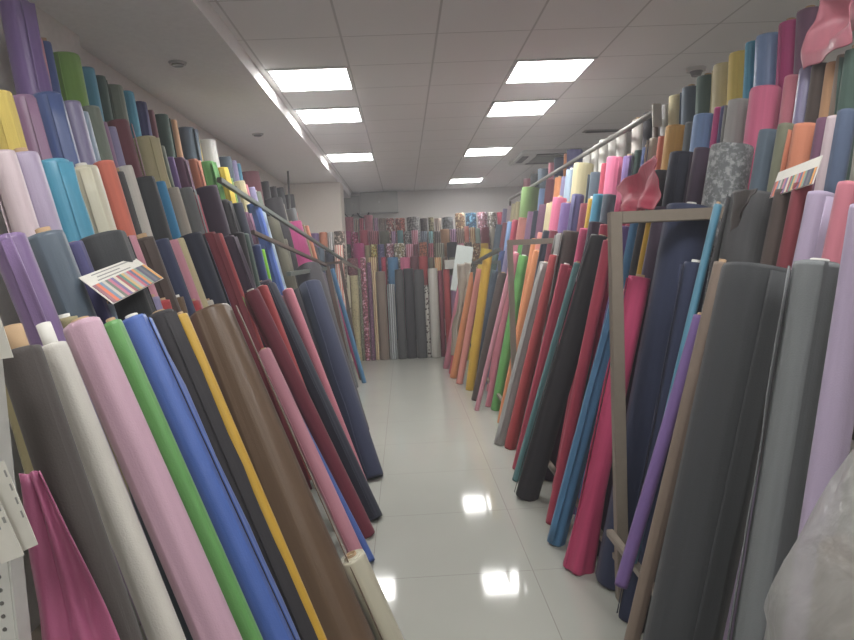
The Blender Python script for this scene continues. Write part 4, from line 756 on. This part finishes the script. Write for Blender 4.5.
def quadpanel(name,c,th,mat,parent,u0=0,u1=1,v0=0,v1=1,off=0):
    pts=[bilerp(c,u,v) for u,v in ((u0,v0),(u1,v0),(u1,v1),(u0,v1))]
    n=(pts[1]-pts[0]).cross(pts[3]-pts[0]).normalized()
    if n.dot(Vector((0,0,1.54))-pts[0])<0: n=-n
    bm=bmesh.new(); uv=bm.loops.layers.uv.new('UVMap')
    A=[bm.verts.new(p+n*(off+th)) for p in pts]; B=[bm.verts.new(p+n*off) for p in pts]
    f=bm.faces.new(A)
    for l,w in zip(f.loops,((0,0),(1,0),(1,1),(0,1))): l[uv].uv=w
    bm.faces.new(B[::-1])
    for k in range(4): bm.faces.new((A[k],B[k],B[(k+1)%4],A[(k+1)%4]))
    bmesh.ops.recalc_face_normals(bm,faces=bm.faces)
    return link(name,bm,mat,parent)
def sample_card(c,label,split=.36,inks=True):
    t=thing('sample_card',label,'sample card')
    c=list(c); c[2]=tuple(c[1][k]+c[3][k]-c[0][k] for k in range(3))
    quadpanel('card',c,.002,PAPER,t)
    quadpanel('swatch_strips',c,.002,SW,t,.02,.98,split,.99,.002)
    if inks:
        k=0
        for row,(a,b) in enumerate(((.16,.88),(.2,.6),(.16,.75))):
            pr=quadpanel('printed_text',c,.0006,INK,t,a,b,.06+.10*row,.09+.10*row,.002)
    return t
sample_card([(-.96,1.96,1.545),(-.96,2.37,1.61),(-.84,2.27,1.505),(-.84,1.90,1.465)],'white colour card with striped fabric swatches lying on the left front rolls')
sample_card([(1.33,2.27,1.80),(1.33,2.03,1.82),(1.28,2.00,1.72),(1.28,2.24,1.71)],'white colour card with striped swatches on the right rack',.4,False)
# white slotted upright at the left edge
t=thing('slotted_upright','white perforated steel upright at the left edge of the view','upright',(-.675,1.05,0))
WH=plain('white_powder_coat',(196,196,192),.45)
bm=bmesh.new(); box(bm,(-.03,-.02,0),(.02,.02,1.44),.003); link('upright_post',bm,WH,t)
for k in range(40):
    z=.5+k*.022
    bm=bmesh.new(); tube(bm,[(.002,-.0215,z),(.002,-.019,z)],.0035,8); link('slot_hole',bm,plain('hole_dark',(96,94,92),.8),t)
def price_card(c,label,lines):
    t=thing('price_card',label,'price card')
    c=list(c); c[2]=tuple(c[1][k]+c[3][k]-c[0][k] for k in range(3))
    quadpanel('card',c,.0015,PAPER,t)
    for (a,b,v0,v1) in lines: quadpanel('printed_mark',c,.0005,INK,t,a,b,v0,v1,.0015)
    return t
price_card([(-.64,1.0,1.52),(-.617,1.0,1.522),(-.582,1.0,1.442),(-.62,1.0,1.427)],'blank white card clipped on the slotted upright, the upper one',[])
price_card([(-.65,.985,1.262),(-.618,.985,1.275),(-.575,.985,1.142),(-.612,.985,1.128)],'white price card with small grey print hanging behind another card on the slotted upright',[(.84,.92,.1,.18),(.84,.92,.26,.34),(.84,.92,.42,.5),(.84,.92,.58,.66)])
price_card([(-.67,.97,1.25),(-.635,.97,1.262),(-.588,.97,1.138),(-.628,.97,1.12)],'white price card with small grey print in front on the slotted upright',[(.80,.92,.1,.17),(.80,.92,.24,.31),(.80,.92,.38,.45),(.80,.92,.52,.59),(.2,.5,.45,.52),(.2,.6,.6,.64)])
# ---------------------------------------------------------------- draped cloth
def satin(name,col): return fabric(col,'satin')
o=cloth('draped_cloth',[(-.70,1.16,1.20),(-.665,1.17,1.20),(-.35,1.06,.45),(-.62,1.06,.45)],fabric('raspberry','satin'),amp=.012,folds=2.5,seed=3,edge=.01); tag(o,'shiny raspberry pink satin cloth hanging beside the white upright at the bottom left','cloth')
o=cloth('cloth_flap',[(1.17,2.27,1.74),(1.17,2.12,1.735),(1.16,2.2,1.66),(1.165,2.27,1.60)],fabric('charcoal brown',''),amp=.008,folds=1,seed=12,edge=.008); tag(o,'loose grey cloth corner folded over the dark grey roll in the right rack','cloth')
o=cloth('draped_cloth',[(1.72,2.66,2.52),(1.72,2.42,2.52),(1.66,2.40,2.27),(1.70,2.72,2.27)],fabric('rose','satin'),amp=.02,folds=1.2,seed=5,bulge=.12,edge=.03); tag(o,'pink cloth draped over the top tier at the upper right corner','cloth')
o=cloth('draped_cloth',[(.72,8.62,1.50),(.90,8.66,1.52),(.74,8.60,.30),(.58,8.56,.30)],fabric('beige',''),amp=.03,folds=2,seed=6,edge=.05); tag(o,'beige cloth hanging at the far end of the right rack','cloth')
o=cloth('draped_cloth',[(1.27,3.80,1.93),(1.29,3.28,2.03),(1.18,2.97,1.745),(1.18,3.5,1.76)],fabric('crimson',''),amp=.02,folds=2,seed=8,bulge=.05,edge=.04); tag(o,'crimson cloth bunched above the nearest right rack frame','cloth')
# roll in a clear plastic bag at the lower right corner
t=thing('bagged_roll','roll in a crumpled clear plastic bag at the lower right corner','bagged roll',(.50,.98,0))
bb,rc=roll_mesh(1.05,.085,991,True); o=link('inner_roll',bb,fabric('taupe',''),t); o.location=(.12,0,0); o.rotation_euler=(0,.10,0)
fm,fnt,fb=base('clear_film'); fb.inputs['Base Color'].default_value=(.45,.45,.44,1); fb.inputs['Roughness'].default_value=.28; fb.inputs['Specular IOR Level'].default_value=.8
fn=N(fnt,'ShaderNodeTexNoise',Scale=9.0,Detail=4.0,Distortion=1.2); ftc=N(fnt,'ShaderNodeTexCoord'); fnt.links.new(ftc.outputs['Object'],fn.inputs['Vector'])
fr=N(fnt,'ShaderNodeMapRange'); fr.inputs['To Min'].default_value=.30; fr.inputs['To Max'].default_value=.75; fnt.links.new(fn.outputs['Fac'],fr.inputs['Value']); fnt.links.new(fr.outputs[0],fb.inputs['Alpha'])
fp=N(fnt,'ShaderNodeBump',Strength=.8,Distance=.02); fnt.links.new(fn.outputs['Fac'],fp.inputs['Height']); fnt.links.new(fp.outputs[0],fb.inputs['Normal'])
bm=bmesh.new(); rings=[]; n=40
for j in range(31):
    z=1.28*j/30; q=j/30
    r0=.145-.02*q if q<.72 else max(.012,.13*(1-((q-.72)/.28)**1.3)+.012)
    cx=.12+.10*z+(.05*(q-.7) if q>.7 else 0)
    rings.append([bm.verts.new((cx+r0*math.cos(2*PI*k/n)*(1+.16*noise.noise(Vector((math.cos(2*PI*k/n)*2.5,math.sin(2*PI*k/n)*2.5,z*6)))),r0*math.sin(2*PI*k/n)*(1+.16*noise.noise(Vector((math.cos(2*PI*k/n)*2.5,math.sin(2*PI*k/n)*2.5,z*6+9)))),z+.002)) for k in range(n)])
for a,b in zip(rings,rings[1:]):
    for k in range(n): bm.faces.new((a[k],a[(k+1)%n],b[(k+1)%n],b[k])).smooth=True
bm.faces.new(rings[0][::-1]); link('plastic_bag',bm,fm,t)
# white folding board at the back
t=thing('white_board','white slanted display board standing before the back wall','display board',(.85,9.6,0))
bm=bmesh.new(); obox(bm,(.08,.1,1.76),(-.06,-.1,1.10),.25,.03,.004); link('board_panel',bm,plain('board_white',(186,194,190),.5),t)
for s in (-1,1):
    bm=bmesh.new(); obox(bm,(.1*s,.05,1.2),(-.16*s,.12,0),.02,.02,.002); link('board_leg',bm,plain('leg_dark',(70,70,72),.5),t)
t=thing('white_carton','small white carton lying on top of the red floor row roll at the back wall','box',(.80,10.62,0))
bm=bmesh.new(); box(bm,(-.13,-.09,1.425),(.11,.09,1.57),.004); link('carton_body',bm,plain('carton_white',(205,205,200),.7),t)
#EXTRA
# ---------------------------------------------------------------- light and camera
w=bpy.data.worlds.new('world'); bpy.context.scene.world=w; w.use_nodes=True
w.node_tree.nodes['Background'].inputs[0].default_value=(.6,.6,.6,1); w.node_tree.nodes['Background'].inputs[1].default_value=.0
hv=N(w.node_tree,'ShaderNodeVolumeScatter',Density=HAZE,Anisotropy=.55); hv.inputs['Color'].default_value=(.95,.95,1,1); w.node_tree.links.new(hv.outputs[0],w.node_tree.nodes['World Output'].inputs['Volume'])  # thin haze added to stand in for lens veil and glow around lamps
cd=bpy.data.cameras.new('camera'); co=bpy.data.objects.new('camera',cd); C.objects.link(co)
cd.sensor_width=36; cd.sensor_fit='HORIZONTAL'; cd.lens=650.5/854*36; cd.clip_start=.02; cd.clip_end=60
R=Vector(CAM_R);U=Vector(CAM_U);F=Vector(CAM_F)
M=Matrix(((R.x,U.x,-F.x,0),(R.y,U.y,-F.y,0),(R.z,U.z,-F.z,1.543),(0,0,0,1)))
co.matrix_world=M
s=bpy.context.scene; s.camera=co
s.view_settings.view_transform='Standard'; s.view_settings.look='None'; s.view_settings.gamma=1; s.view_settings.use_curve_mapping=False
s.view_settings.exposure=EXPO
